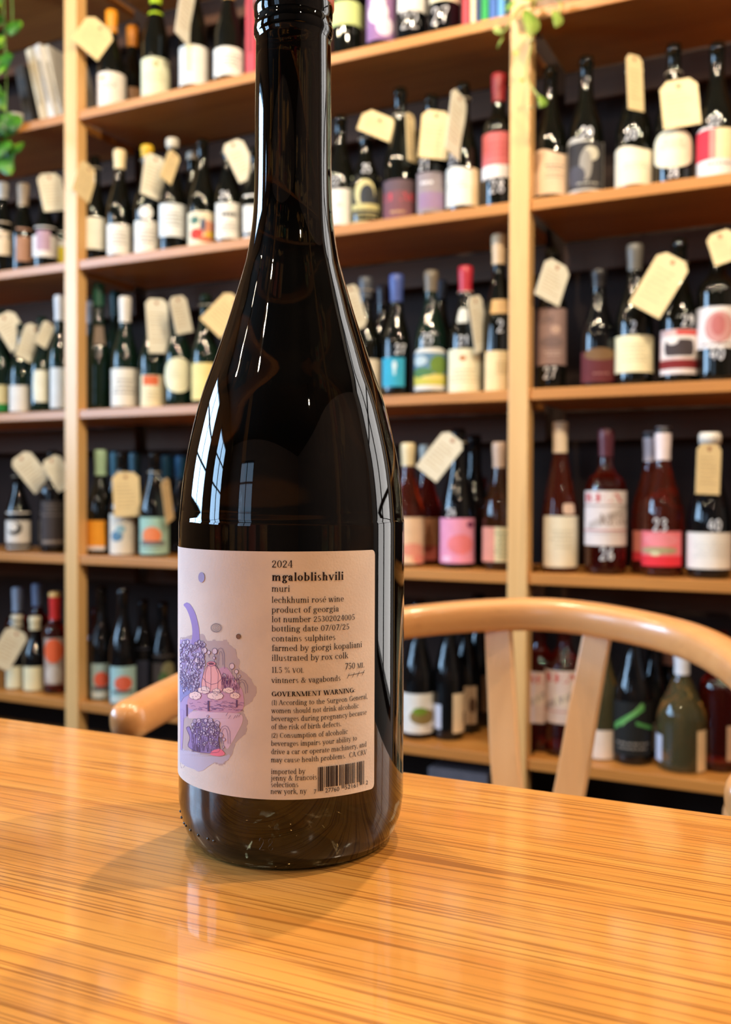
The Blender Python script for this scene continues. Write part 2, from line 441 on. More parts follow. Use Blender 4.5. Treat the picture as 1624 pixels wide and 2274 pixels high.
def bottle(row, cx, ytop, label, style='burg', gl='dark', R=.0395, off=.080, cap=None, lab=None, pr=(), num=None, neck=None, tagp=None, seal=None, turn=0.0):
    yb = 900 if row < 4 else 1200
    Y = VS + off
    p = hit_y(cx, {1: 100, 2: 480, 3: 850, 4: 1200, 5: 1600}[row], Y)
    base = Vector((p.x, Y, ROWT[row]))
    dc = depth_of(base + Vector((0, 0, .1)))
    top = at_depth(cx, ytop, dc)
    Hh = max(.22, top.z - base.z)
    rz = math.atan2(-(CAMP.x - base.x), (CAMP.y - base.y)) + math.pi   # local -Y looks at the camera
    t = thing('wine_bottle', label, 'bottle', base, rz, GROUPS[row])
    nr = .0148 if style != 'spark' else .0165
    prof = profile(style, Hh, R, nr)
    m = MB(); m.lathe(prof, 36); m.build('glass_body', GL[gl], t, True)
    pxm = dc / F                                   # metres per pixel at the axis
    if cap:
        col, lpx = cap[:2]
        zc = Hh - lpx * pxm
        m = MB()
        if style == 'spark':
            cp = [(rad_at(prof, zc) + .002, zc), (rad_at(prof, zc + .02) + .0025, zc + .02), (nr * 1.35, Hh - .022), (nr * 1.42, Hh - .006), (nr * 1.25, Hh + .0015), (0, Hh + .002)]
        else:
            cp = [(rad_at(prof, zc) + .0009, zc), (nr + .0012, min(zc + .02, Hh * .938)), (nr * 1.14 + .0009, Hh * .944), (nr * 1.14 + .0008, Hh - .003), (nr + .0006, Hh + .0008), (0, Hh + .001)]
        m.lathe(cp, 28); m.build('capsule', plain('capsule_%d_%d_%d' % col, col, cap[2] if len(cap) > 2 else .4), t, True)
        if len(cap) > 3:
            m = MB(); m.lathe([(nr * 1.14 + .0012, Hh - .012), (nr * 1.14 + .0014, Hh - .002), (nr * .9, Hh + .0016), (0, Hh + .0017)], 24)
            m.build('capsule_top', plain('capsule_%d_%d_%d' % cap[3], cap[3], .4), t, True)
    rpx = F * R / dc
    df = dc - R * .92
    def zl(y): return at_depth(cx, y, df).z - base.z
    def ph(x): return math.asin(max(-.995, min(.995, (x - cx) / rpx)))
    def lay(lb, name, dr):
        xl, xr, yt, yb_, col = lb[:5]; shape = lb[5] if len(lb) > 5 else 'rect'
        z0, z1 = max(.004, zl(yb_)), zl(yt); p0, p1 = ph(xl) + turn, ph(xr) + turn
        m = MB()
        zmax = max(z for r, z in prof if r >= R * .999)
        rf = None
        if z1 > zmax: rf = lambda z: rad_at(prof, z) + dr
        patch(m, R + dr, p0, p1, z0, z1, shape, 0, rf)
        o = m.build(name, plain('paper_%d_%d_%d' % col, col, .7, .05, .3), t, True)
        return o, p0, p1, z0, z1, rf
    if lab:
        o, p0, p1, z0, z1, rf = lay(lab, 'label', .0004)
        if pr:
            m = MB(); mats = []
            def mi(c):
                mm = paint(c)
                if mm not in mats: mats.append(mm)
                return mats.index(mm)
            P_ = lambda u: p0 + (p1 - p0) * u
            Z_ = lambda v: z0 + (z1 - z0) * v
            lay_r = R + .0006
            for it in pr:
                k = it[0]; lay_r += .00008
                rr = (lambda z, a=lay_r: a) if rf is None else (lambda z, a=lay_r: rf(z) + a - R - .0004)
                if k == 'r': patch(m, lay_r, P_(it[1]), P_(it[3]), Z_(it[2]), Z_(it[4]), it[6] if len(it) > 6 else 'rect', mi(it[5]), rr)
                elif k == 'o': patch(m, lay_r, P_(it[1] - it[3]), P_(it[1] + it[3]), Z_(it[2] - it[4]), Z_(it[2] + it[4]), 'oval', mi(it[5]), rr)
                elif k == 'l':      # lines of small print
                    u0, v0, u1, v1, n, c = it[1:7]
                    for q in range(n):
                        v = v0 + (v1 - v0) * (q + .5) / n; w = random.uniform(.55, 1.0) * (u1 - u0) / 2; uc = (u0 + u1) / 2
                        th = (v1 - v0) / n * .32
                        x = uc - w
                        while x < uc + w:
                            g = random.uniform(.03, .11); patch(m, lay_r, P_(x), P_(min(x + g, uc + w)), Z_(v - th / 2), Z_(v + th / 2), 'rect', mi(c), rr); x += g + .02
                elif k == 'd':      # slanted band
                    u0, v0, u1, v1, w, c = it[1:7]
                    V = []; n = 12
                    for q in range(n + 1):
                        u = u0 + (u1 - u0) * q / n; v = v0 + (v1 - v0) * q / n
                        for s in (-1, 1):
                            z = Z_(v + s * w); V.append(cyl(rr(z), P_(u), z))
                    m.add(V, [(2 * q, 2 * q + 2, 2 * q + 3, 2 * q + 1) for q in range(n)], mi(c))
                elif k == 't':      # short word in block letters
                    polys, adv = text_polys(it[1], True)
                    u0, v0, u1, v1, c = it[2:7]; lo, hi = 0, .7
                    for pl in polys:
                        V = [cyl(rr(Z_(v0 + (v1 - v0) * y / hi)), P_(u0 + (u1 - u0) * x / adv), Z_(v0 + (v1 - v0) * y / hi)) for x, y in pl]
                        m.add(V, [tuple(range(len(V)))], mi(c))
            m.build('label_print', mats, o)
    if neck: lay(neck, 'neck_label', .0006)
    if seal: lay(seal, 'seal_sticker', .0007)
    if num:
        s, x, y, hp = num
        m = MB(); hz = hp * pxm; zc = zl(y) - hz / 2
        step = hp * .62 / rpx
        a0 = ph(x) + turn - step * len(s) / 2
        for q, ch in enumerate(s):
            for st in DIG[ch]:
                pts = []
                for u, v in spline([(a, b, 0) for a, b in st], 5) and [(w.x, w.y) for w in spline([(a, b, 0) for a, b in st], 5)]:
                    z = zc + v * hz; pts.append(cyl(rad_at(prof, max(.02, z)) + .0012, a0 + step * (q + u * .85), z))
                m.tube(pts, .0017, 6)
        m.build('painted_number', M_CHALK, t, True)
    NB[0] += 1
    if tagp: TAGJOBS.append((t, base.copy(), Hh, R, dc, cx, nr, tagp, rz))
    return t

# ------------------------------------------------------------------ serif lettering (drawn here, stroke by stroke)
def ring(cx, cy, rx, ry, a0, a1, w, t, n=None):
    n = n or max(5, int(abs(a1 - a0) / 18)); out = []
    f = lambda a, e: (cx + (rx - e * w) * math.cos(R_(a)), cy + (ry - e * t) * math.sin(R_(a)))
    for k in range(n):
        a, b = a0 + (a1 - a0) * k / n, a0 + (a1 - a0) * (k + 1) / n
        out.append([f(a, 0), f(b, 0), f(b, 1), f(a, 1)])
    return out
def rect(x0, y0, x1, y1): return [(x0, y0), (x1, y0), (x1, y1), (x0, y1)]
def diag(x0, y0, x1, y1, w): return [(x0 - w / 2, y0), (x0 + w / 2, y0), (x1 + w / 2, y1), (x1 - w / 2, y1)]
def disc(cx, cy, r): return [(cx + r * math.cos(k * .785), cy + r * math.sin(k * .785)) for k in range(8)]
def glyph(c, w, t):
    P = []
    st = lambda x, a, b: P.append(rect(x, a, x + w, b))
    sr = lambda xc, y, L: P.append(rect(xc - L / 2, y, xc + L / 2, y + t))
    fl = lambda x, y: P.append([(x - .06, y - .035), (x, y - .05), (x, y), (x - .0, y)])
    rg = lambda *a: P.extend(ring(*a, w, t))
    dg = lambda *a: P.append(diag(*a))
    h = w / 2
    if c == 'a': rg(.20, .36, .15, .14, 0, 165); st(.35 - w, .02, .37); P.append(disc(.085, .36, h)); rg(.19, .145, .16, .145, 60, 300); P.append(rect(.35 - w, 0, .41, t)); return P, .43
    if c == 'b': st(.06, 0, .75); fl(.06, .75); rg(.26, .25, .21, .25, -140, 140); return P, .5
    if c == 'c': rg(.25, .25, .21, .25, 50, 315); P.append(disc(.385, .40, h * 1.1)); return P, .46
    if c == 'd': rg(.24, .25, .21, .25, 40, 320); st(.40 - w, 0, .75); fl(.40 - w, .75); sr(.44, 0, .1); return P, .5
    if c == 'e': rg(.25, .25, .21, .25, 0, 320); P.append(rect(.06, .26, .45, .26 + t)); return P, .48
    if c == 'f': st(.11, 0, .62); rg(.25, .60, .14, .15, 50, 180); P.append(disc(.32, .68, h)); P.append(rect(.02, .5 - t, .30, .5)); sr(.11 + h, 0, .24); return P, .32
    if c == 'g': rg(.21, .335, .16, .165, 0, 360); rg(.22, -.075, .20, .135, 0, 360); P.append(diag(.12, .06, .12, .20, t * 1.4)); P.append(rect(.10, .03, .30, .03 + w * .8)); P.append(disc(.42, .45, h)); P.append(diag(.34, .42, .40, .46, t)); return P, .47
    if c in 'hn':
        st(.07, 0, .75 if c == 'h' else .5); fl(.07, .75 if c == 'h' else .5); rg(.27, .33, .17, .17, 0, 170); st(.44 - w, 0, .34); sr(.07 + h, 0, .2); sr(.44 - h, 0, .2); return P, .54
    if c == 'i': st(.08, 0, .5); fl(.08, .5); P.append(disc(.08 + h, .66, w * .62)); sr(.08 + h, 0, .2); return P, .26
    if c == 'j': st(.10, -.12, .5); fl(.10, .5); P.append(disc(.10 + h, .66, w * .62)); rg(.04, -.12, .06 + w, .11, 230, 360); return P, .26
    if c == 'k': st(.07, 0, .75); fl(.07, .75); P.append(diag(.17, .22, .38, .5, t * 1.6)); P.append(diag(.42, 0, .25, .30, w)); sr(.07 + h, 0, .2); sr(.42, 0, .18); sr(.38, .5 - t, .18); return P, .5
    if c == 'l': st(.08, 0, .75); fl(.08, .75); sr(.08 + h, 0, .2); return P, .26
    if c == 'm':
        st(.07, 0, .5); fl(.07, .5); sr(.07 + h, 0, .2)
        for x in (.27, .53): rg(x, .33, .16, .17, 0, 170); st(x + .16 - w, 0, .34); sr(x + .16 - h, 0, .19)
        return P, .79
    if c == 'o': rg(.25, .25, .21, .25, 0, 360); return P, .5
    if c == 'p': st(.07, -.22, .5); fl(.07, .5); rg(.27, .25, .21, .25, -140, 140); sr(.07 + h, -.22, .22); return P, .52
    if c == 'q': st(.40 - w, -.22, .5); rg(.24, .25, .21, .25, 40, 320); sr(.40 - h, -.22, .22); return P, .5
    if c == 'r': st(.07, 0, .5); fl(.07, .5); rg(.26, .34, .13, .16, 60, 165); P.append(disc(.32, .43, h * 1.2)); sr(.07 + h, 0, .24); return P, .39
    if c == 's': P.extend(ring(.20, .375, .14, .125, 40, 265, w * .8, t)); P.extend(ring(.20, .125, .14, .125, -140, 85, w * .8, t)); P.append(diag(.13, .31, .26, .2, w * .9)); return P, .39
    if c == 't': st(.11, .08, .5); P.append([(.11, .5), (.11 + w, .5), (.11 + w, .66)]); P.append(rect(.02, .5 - t, .29, .5)); rg(.22, .10, .11, .10, 180, 315); return P, .32
    if c == 'u': st(.07, .16, .5); rg(.25, .17, .18, .17, 180, 345); st(.43 - w, 0, .5); fl(.07, .5); sr(.46, 0, .1); return P, .54
    if c == 'v': dg(.07, .5, .24, 0, w); dg(.40, .5, .24, 0, t * 1.4); sr(.08, .5 - t, .2); sr(.40, .5 - t, .16); return P, .47
    if c == 'w': dg(.07, .5, .21, 0, w); dg(.34, .5, .21, 0, t * 1.4); dg(.34, .5, .48, 0, w); dg(.62, .5, .48, 0, t * 1.4); sr(.08, .5 - t, .2); sr(.62, .5 - t, .16); return P, .70
    if c == 'x': dg(.09, .5, .38, 0, w); dg(.37, .5, .09, 0, t * 1.4); sr(.10, 0, .17); sr(.37, 0, .18); sr(.10, .5 - t, .18); sr(.37, .5 - t, .16); return P, .47
    if c == 'y': dg(.07, .5, .25, 0, w); dg(.42, .5, .18, -.2, t * 1.4); P.append(disc(.13, -.17, h * 1.2)); sr(.08, .5 - t, .2); sr(.42, .5 - t, .16); return P, .48
    if c == 'z': P.append(rect(.05, 0, .38, t)); P.append(rect(.05, .5 - t, .38, .5)); dg(.09, 0, .34, .5, w); return P, .43
    W2 = w * 1.12
    if c == 'A': P.append(diag(.05, 0, .28, .7, t * 1.5)); P.append(diag(.52, 0, .29, .7, W2)); P.append(rect(.13, .22, .44, .22 + t)); sr(.06, 0, .2); sr(.53, 0, .24); return P, .6
    if c in 'BPR':
        P.append(rect(.09, 0, .09 + W2, .7)); P.extend(ring(.26, .53, .20, .17, -90, 90, W2, t)); P.append(rect(.09, .7 - t, .27, .7)); P.append(rect(.09, .36, .27, .36 + t)); sr(.12, 0, .24); sr(.1, .7 - t, .16)
        if c == 'B': P.extend(ring(.27, .19, .23, .19, -90, 90, W2, t)); P.append(rect(.09, 0, .28, t))
        if c == 'R': P.append(diag(.50, 0, .32, .37, W2)); sr(.52, 0, .16)
        return P, .58
    if c == 'C': P.extend(ring(.34, .35, .29, .35, 45, 315, W2, t)); P.append(rect(.53, .46, .55, .66)); return P, .62
    if c == 'E' or c == 'L' or c == 'F':
        P.append(rect(.09, 0, .09 + W2, .7)); sr(.12, .7 - t, .22); sr(.12, 0, .2)
        if c != 'F': P.append(rect(.09, 0, .50, t)); P.append(rect(.475, 0, .50, .18))
        if c != 'L': P.append(rect(.09, .7 - t, .48, .7)); P.append(rect(.455, .54, .48, .7)); P.append(rect(.09, .35, .36, .35 + t)); P.append(rect(.345, .27, .365, .46))
        return P, .56
    if c == 'G': P.extend(ring(.34, .35, .29, .35, 45, 330, W2, t)); P.append(rect(.52, .04, .52 + W2, .32)); sr(.56, .31, .24); P.append(rect(.54, .46, .56, .66)); return P, .70
    if c == 'I': P.append(rect(.09, 0, .09 + W2, .7)); sr(.13, 0, .24); sr(.13, .7 - t, .24); return P, .28
    if c == 'K': P.append(rect(.09, 0, .09 + W2, .7)); P.append(diag(.2, .28, .50, .7, t * 1.5)); P.append(diag(.54, 0, .28, .42, W2)); sr(.13, 0, .24); sr(.13, .7 - t, .24); sr(.54, 0, .2); return P, .62
    if c == 'M': P.append(rect(.10, 0, .10 + t, .7)); P.append(diag(.12, .7, .38, 0, W2)); P.append(diag(.64, .7, .38, 0, t * 1.4)); P.append(rect(.64, 0, .64 + W2, .7)); sr(.11, 0, .2); sr(.68, 0, .24); sr(.08, .7 - t, .14); sr(.72, .7 - t, .16); return P, .84
    if c == 'N': P.append(rect(.10, 0, .10 + t, .7)); P.append(diag(.13, .7, .54, 0, W2)); P.append(rect(.54, 0, .54 + t, .7)); sr(.11, 0, .2); sr(.55, .7 - t, .2); sr(.08, .7 - t, .14); return P, .66
    if c == 'O': P.extend(ring(.35, .35, .30, .35, 0, 360, W2, t)); return P, .70
    if c == 'S': P.extend(ring(.27, .525, .19, .175, 35, 265, W2 * .9, t)); P.extend(ring(.27, .18, .20, .18, -145, 85, W2 * .9, t)); P.append(diag(.17, .44, .37, .27, W2)); return P, .52
    if c == 'T': P.append(rect(.25, 0, .25 + W2, .7)); P.append(rect(.03, .7 - t, .57, .7)); P.append(rect(.03, .54, .05, .7)); P.append(rect(.55, .54, .57, .7)); sr(.30, 0, .24); return P, .6
    if c == 'V': P.append(diag(.08, .7, .31, 0, W2)); P.append(diag(.55, .7, .31, 0, t * 1.5)); sr(.08, .7 - t, .22); sr(.55, .7 - t, .18); return P, .62
    if c == 'W': P.append(diag(.08, .7, .27, 0, W2)); P.append(diag(.44, .7, .27, 0, t * 1.5)); P.append(diag(.44, .7, .64, 0, W2)); P.append(diag(.84, .7, .64, 0, t * 1.5)); sr(.08, .7 - t, .22); sr(.84, .7 - t, .18); return P, .9
    # figures
    if c == '0': P.extend(ring(.25, .33, .21, .34, 0, 360, w, t)); return P, .5
    if c == '1': st(.15, 0, .68); P.append([(.06, .58), (.15, .60), (.15, .68)]); sr(.15 + h, 0, .24); return P, .34
    if c == '2': P.extend(ring(.23, .49, .18, .18, -20, 170, w, t)); P.append(diag(.07, t, .36, .43, w)); P.append(rect(.05, 0, .42, w * .8)); P.append(disc(.09, .5, h)); return P, .47
    if c == '3': P.extend(ring(.22, .51, .16, .16, -90, 150, w, t)); P.extend(ring(.22, .18, .19, .18, -150, 90, w, t)); return P, .46
    if c == '4': st(.29, 0, .68); P.append(diag(.05, .2, .31, .68, t * 1.4)); P.append(rect(.03, .18, .45, .18 + t)); sr(.29 + h, 0, .2); return P, .48
    if c == '5': P.append(rect(.10, .36, .10 + t, .67)); P.append(rect(.10, .67 - w * .8, .38, .67)); P.extend(ring(.22, .21, .20, .21, -150, 130, w, t)); return P, .46
    if c == '6': P.extend(ring(.25, .20, .20, .20, 0, 360, w, t)); P.extend(ring(.34, .22, .29, .46, 95, 180, w, t)); return P, .49
    if c == '7': P.append(rect(.05, .67 - w * .8, .42, .67)); P.append(diag(.16, 0, .40, .64, w)); return P, .44
    if c == '8': P.extend(ring(.24, .51, .16, .16, 0, 360, w, t)); P.extend(ring(.24, .18, .20, .18, 0, 360, w, t)); return P, .48
    if c == '9': P.extend(ring(.24, .47, .20, .20, 0, 360, w, t)); P.extend(ring(.15, .45, .29, .46, -85, 0, w, t)); return P, .49
    if c == '.': P.append(disc(.08, .05, .055)); return P, .2
    if c == ',': P.append(disc(.08, .05, .055)); P.append(diag(.05, -.12, .11, .04, t * 1.6)); return P, .2
    if c == ':': P.append(disc(.10, .06, .06)); P.append(disc(.10, .42, .06)); return P, .22
    if c == '(': P.extend(ring(.30, .27, .22, .50, 130, 230, w * .8, t)); return P, .26
    if c == ')': P.extend(ring(-.03, .27, .22, .50, -50, 50, w * .8, t)); return P, .26
    if c == '/': P.append(diag(.03, -.04, .30, .72, t * 1.6)); return P, .34
    if c == '%': P.extend(ring(.16, .53, .12, .15, 0, 360, w * .6, t)); P.extend(ring(.55, .15, .12, .15, 0, 360, w * .6, t)); P.append(diag(.16, 0, .55, .68, t * 1.4)); return P, .72
    if c == '&': P.extend(ring(.27, .54, .14, .15, 0, 360, w * .8, t)); P.extend(ring(.24, .19, .20, .20, 60, 330, w, t)); P.append(diag(.56, 0, .21, .46, w)); P.append(diag(.40, .06, .56, .36, t * 1.4)); sr(.58, .35, .16); return P, .68
    if c == '\u00e9': P, a = glyph('e', w, t); P.append([(.24, .57), (.30, .57), (.38, .72), (.30, .72)]); return P, a
    return P, .26
def text_polys(s, bold=False, small=()):
    w, t = (.135, .045) if bold else (.092, .036)
    x = 0; out = []
    for q, ch in enumerate(s):
        sc = .78 if q in small else 1.0
        P, a = glyph(ch, w, t)
        out += [[(x + u * sc, v * sc) for u, v in p] for p in P]
        x += a * sc + (.012 if bold else .004)
    return out, x

# ------------------------------------------------------------------ oak table
TROT = R_(1.2)
PB = at_depth(812, 1699, 0.1251 * F / (1699 - HORIZ))      # a point of the far edge
def table():
    t = thing('oak_table', 'honey oak table with the big wine bottle standing on it', 'table', (PB.x, PB.y, 0), TROT)
    m = MB(); m.box(-.95, .85, -.80, 0, ZT - .034, ZT); m.build('tabletop', M_TABLE, t, bevel=0.0035)
    m = MB(); m.box(-.80, .70, -.70, -.10, ZT - .10, ZT - .035)
    m.build('apron', M_CHAIRX, t)
    for x in (-.86, .76):
        for y in (-.74, -.11):
            mm = MB(); mm.box(x, x + .055, y, y + .055, 0, ZT - .034); mm.build('leg', M_CHAIR, t, bevel=.003)
table()

# ------------------------------------------------------------------ the big bottle
DB = 0.355
BX = 649.8
ax = at_depth(BX, HORIZ, DB)
BASE = Vector((ax.x, ax.y, ZT))
RB = DB * math.sin(math.atan(250.4 / F))
HZB = HORIZ + (812 - BX) * ROLL
def pz(y, hw):
    r = DB * math.sin(math.atan(hw / F)); ds = DB - r * r / DB
    return r, (HZB - y) * ds / F + ZC - ZT
MAINPROF = [(0, .018), (.012, .016), (.024, .006), (.030, .0008), (.0335, 0), (.0360, .0012), (.0385, .0050), (.0402, .0100), (RB, .0165)]
MAINPROF += [(RB, .05), (RB, .09)]
for y, hw in [(1175, 250.4), (1148, 248.5), (1081, 242.5), (1015, 233), (948, 218.5), (881, 200.3), (814, 176.3), (747, 153.3), (700, 137.5), (647, 121.5), (612, 111), (580, 102.5), (530, 93.5), (480, 87.8), (420, 85.2), (340, 84.2), (250, 83.8), (110, 82.4)]:
    MAINPROF.append(pz(y, hw))
for y, hw in [(100, 82.4), (95, 84), (90, 86.6), (78, 87.2), (68, 86), (63, 84.6), (58, 84.6), (52, 86.2), (30, 86.8), (24, 86.8)]:
    MAINPROF.append(pz(y, hw))
zt = MAINPROF[-1][1]
MAINPROF += [(.0141, zt + .006), (.0132, zt + .0075), (0, zt + .0075)]
def main_bottle():
    rz = math.atan2(-(CAMP.x - BASE.x), (CAMP.y - BASE.y)) + math.pi
    t = thing('wine_bottle', 'large dark brown wine bottle with lavender back label, standing alone on the oak table', 'bottle', BASE, rz)
    # finer rings along the profile
    pr = [MAINPROF[0]]
    pts = [Vector((r, z, 0)) for r, z in MAINPROF[9:29]]
    sp = [(v.x, v.y) for v in spline(pts, 5)]
    prof = MAINPROF[:9] + sp + MAINPROF[29:]
    m = MB(); m.lathe(prof, 128); m.build('glass_body', M_MAIN, t, True)
    m = MB(); zw = pz(30, 86.8)[1]
    m.lathe([(.01432, zw), (.0148, zw + .0004), (.01475, zw + .008), (.0140, zw + .0105), (.012, zw + .0112), (0, zw + .0112)], 64)
    m.build('wax_seal', plain('terracotta_wax', (206, 118, 98), .35), t, True)['label'] = 'terracotta pink wax seal'
    IM = (Matrix.Translation(BASE) @ Matrix.Rotation(rz, 4, 'Z')).inverted()
    IM3 = IM.to_3x3(); O = IM @ CAMP
    def lp(px, py):              # pixel on the label -> (phi, z) on the glass
        d = IM3 @ ray(px, py)
        a = d.x * d.x + d.y * d.y; b = 2 * (O.x * d.x + O.y * d.y); c = O.x * O.x + O.y * O.y - RB * RB
        D = b * b - 4 * a * c
        s = (-b - math.sqrt(max(D, 0))) / (2 * a)
        p = O + d * s
        return math.atan2(p.x, -p.y), p.z
    def on(phi, z, lvl): return cyl(RB + .00022 + lvl * .00003, phi, z)
    # label paper
    pR, zt0 = lp(832, 1221); _, zb0 = lp(831, 1748)
    z1 = (lp(640, 1224.5)[1] + zt0) / 2; z0 = (lp(660, 1777)[1] + zb0) / 2
    pL = -R_(118)
    m = MB(); n = 90; V = []; rc = .0016
    for k in range(n + 1):
        ph = pL + (pR - pL) * (k / n if k < n - 8 else 1)
        if k >= n - 8:
            q = (k - (n - 8)) / 8; ph = pR - rc / RB * (1 - q) if q < 1 else pR
            e = rc - math.sqrt(max(0, rc * rc - (rc * q) ** 2))
        else:
            ph = pL + (pR - rc / RB - pL) * k / (n - 8); e = 0
        for q in range(5): V.append(on(ph, z0 + e + (z1 - z0 - 2 * e) * q / 4, 0))
    m.add(V, [(k * 5 + q, k * 5 + 5 + q, k * 5 + 6 + q, k * 5 + 1 + q) for k in range(n) for q in range(4)])
    lm, nt, b = new_mat('textured_label_paper')
    tc = nt.nodes.new('ShaderNodeTexCoord'); n1 = nt.nodes.new('ShaderNodeTexNoise'); n1.inputs['Scale'].default_value = 1300; n1.inputs['Detail'].default_value = 2
    n2 = nt.nodes.new('ShaderNodeTexNoise'); n2.inputs['Scale'].default_value = 45; n2.inputs['Detail'].default_value = 4
    for n_ in (n1, n2): nt.links.new(tc.outputs['Object'], n_.inputs['Vector'])
    rp = nt.nodes.new('ShaderNodeValToRGB'); rp.color_ramp.elements[0].position = .35; rp.color_ramp.elements[1].position = .65
    rp.color_ramp.elements[0].color = lin((210, 204, 202)); rp.color_ramp.elements[1].color = lin((222, 216, 212))
    nt.links.new(n2.outputs['Fac'], rp.inputs['Fac']); nt.links.new(rp.outputs['Color'], b.inputs['Base Color'])
    b.inputs['Roughness'].default_value = .75; b.inputs['Specular IOR Level'].default_value = .25
    bp = nt.nodes.new('ShaderNodeBump'); bp.inputs['Strength'].default_value = .22; bp.inputs['Distance'].default_value = .0003
    nt.links.new(n1.outputs['Fac'], bp.inputs['Height']); nt.links.new(bp.outputs['Normal'], b.inputs['Normal'])
    lab = m.build('label', lm, t, True); lab['label'] = 'lavender and cream back label with small serif text'
    INK = plain('black_ink', (30, 20, 26), .7, .05, .3)
    # lettering
    T = [("2024", 603.8, 650.7, 1260, 17.2, 0, ()), ("mgaloblishvili", 603.8, 762.4, 1289.7, 18.4, 1, ()), ("muri", 603.8, 644.7, 1313.8, 14.4, 0, ()),
         ("lechkhumi ros\u00e9 wine", 603.8, 763, 1338.4, 13.6, 0, ()), ("product of georgia", 603.8, 752, 1360.3, 13.6, 0, ()),
         ("lot number 25302024005", 603.8, 787, 1381.4, 13.6, 0, ()), ("bottling date 07/07/25", 603.8, 775, 1402, 13.6, 0, ()),
         ("contains sulphites", 603.8, 744.7, 1423.8, 13.6, 0, ()), ("farmed by giorgi kopaliani", 603.8, 802.8, 1445.2, 13.6, 0, ()),
         ("illustrated by rox colk", 603.8, 772.6, 1467, 13.6, 0, ()), ("11.5 % VOL", 603.4, 675.7, 1493.6, 14, 0, (7, 8, 9)),
         ("750 ML", 764.8, 808.4, 1486.5, 15, 0, (4, 5)), ("vintners & vagabonds", 603.4, 756, 1516, 12.6, 0, ()),
         ("GOVERNMENT WARNING:", 603.4, 788, 1545.7, 11.2, 1, ()), ("(1) According to the Surgeon General,", 603.4, 814.8, 1564.8, 11.6, 0, ()),
         ("women should not drink alcoholic", 603.2, 795.5, 1582.8, 11.6, 0, ()), ("beverages during pregnancy because", 603.2, 813, 1600.5, 11.6, 0, ()),
         ("of the risk of birth defects.", 603, 757.6, 1618.6, 11.6, 0, ()), ("(2) Consumption of alcoholic", 603, 771.7, 1637.6, 11.6, 0, ()),
         ("beverages impairs your ability to", 602.6, 791.7, 1655.7, 11.6, 0, ()), ("drive a car or operate machinery, and", 602.4, 812.8, 1673.8, 11.6, 0, ()),
         ("may cause health problems.  CA CRV", 602.2, 812.8, 1691.9, 11.6, 0, ()), ("imported by", 602.2, 678, 1718, 12, 0, ()),
         ("jenny & francois", 602, 703.6, 1732.4, 12, 0, ()), ("selections", 602, 663, 1747, 12, 0, ()), ("new york, ny", 601.6, 680.9, 1762, 12, 0, ())]
    m = MB()
    for s, xa, xb, y, hp, bold, small in T:
        polys, adv = text_polys(s, bool(bold), small)
        a, z = lp(xa, y); b2, _ = lp(xb, y - (5 if xb > 760 else 0))
        k = hp * DB * .89 / F / .73
        for p in polys:
            m.add([on(a + (b2 - a) * u / adv, z + v * k, 8) for u, v in p], [tuple(range(len(p)))])
    def stroke(mb, pts, w, lvl, i=0, cv=lambda x, y: (x, y)):
        pts = [cv(*p) for p in pts]; n = len(pts); V = []
        for k, (x, y) in enumerate(pts):
            x0, y0 = pts[max(0, k - 1)]; x1, y1 = pts[min(n - 1, k + 1)]
            dx, dy = x1 - x0, y1 - y0; L = math.hypot(dx, dy) or 1
            for s in (-1, 1):
                a, z = lp(max(401.5, x - s * dy / L * w / 2), y + s * dx / L * w / 2); V.append(on(a, z, lvl))
        mb.add(V, [(2 * k, 2 * k + 1, 2 * k + 3, 2 * k + 2) for k in range(n - 1)], i)
    # the little hatched mark
    cvt = lambda x, y: (580 + x / 5.8, 1460 + y / 5.8)
    stroke(m, [(1115, 232), (1180, 218), (1250, 204), (1318, 188)], 1.0, 8, 0, cvt)
    for x, y in ((1115, 235), (1180, 222), (1245, 206), (1308, 190)): stroke(m, [(x + 14, y - 30), (x - 14, y + 34)], .8, 8, 0, cvt)
    m.build('printed_text', INK, lab)['label'] = 'black serif lettering'
    # barcode
    m = MB()
    rnd = random.Random(4); x = 706.0; k = 0
    aL, aR = lp(705.5, 1720)[0], lp(807.3, 1700)[0]
    zt_, zb_ = lp(706, 1703)[1], lp(706, 1749)[1]
    L_ = {'0': '0001101', '1': '0011001', '2': '0010011', '5': '0110001', '6': '0101111', '7': '0111011'}
    bits = '101' + ''.join(L_[c] for c in '727760') + '01010' + ''.join(''.join('1' if q == '0' else '0' for q in L_[c]) for c in '521612') + '101'
    n = len(bits); k = 0
    while k < n:
        if bits[k] == '1':
            j = k
            while j < n and bits[j] == '1': j += 1
            a, b2 = aL + (aR - aL) * k / n, aL + (aR - aL) * j / n
            low = zb_ - .0011 if (k < 10 or k > n - 11 or 45 <= k <= 50) else zb_
            m.add([on(a, low, 8), on(b2, low, 8), on(b2, zt_, 8), on(a, zt_, 8)], [(0, 1, 2, 3)]); k = j
        else: k += 1
    def sans(s, xa, xb, y, hp):
        cu = bpy.data.curves.new('digits', 'FONT'); cu.body = s; ob = bpy.data.objects.new('digits', cu); COL.objects.link(ob)
        dg = bpy.context.evaluated_depsgraph_get(); me = bpy.data.meshes.new_from_object(ob.evaluated_get(dg))
        xs = [v.co.x for v in me.vertices]; ys = [v.co.y for v in me.vertices]
        x0, x1, y0, y1 = min(xs), max(xs), min(ys), max(ys)
        a, z = lp(xa, y); b2, _ = lp(xb, y); k = hp * DB * .89 / F / (y1 - y0)
        m.add([on(a + (b2 - a) * (v.co.x - x0) / (x1 - x0), z + (v.co.y - y0) * k, 8) for v in me.vertices], [tuple(p.vertices) for p in me.polygons])
        bpy.data.objects.remove(ob); bpy.data.curves.remove(cu); bpy.data.meshes.remove(me)
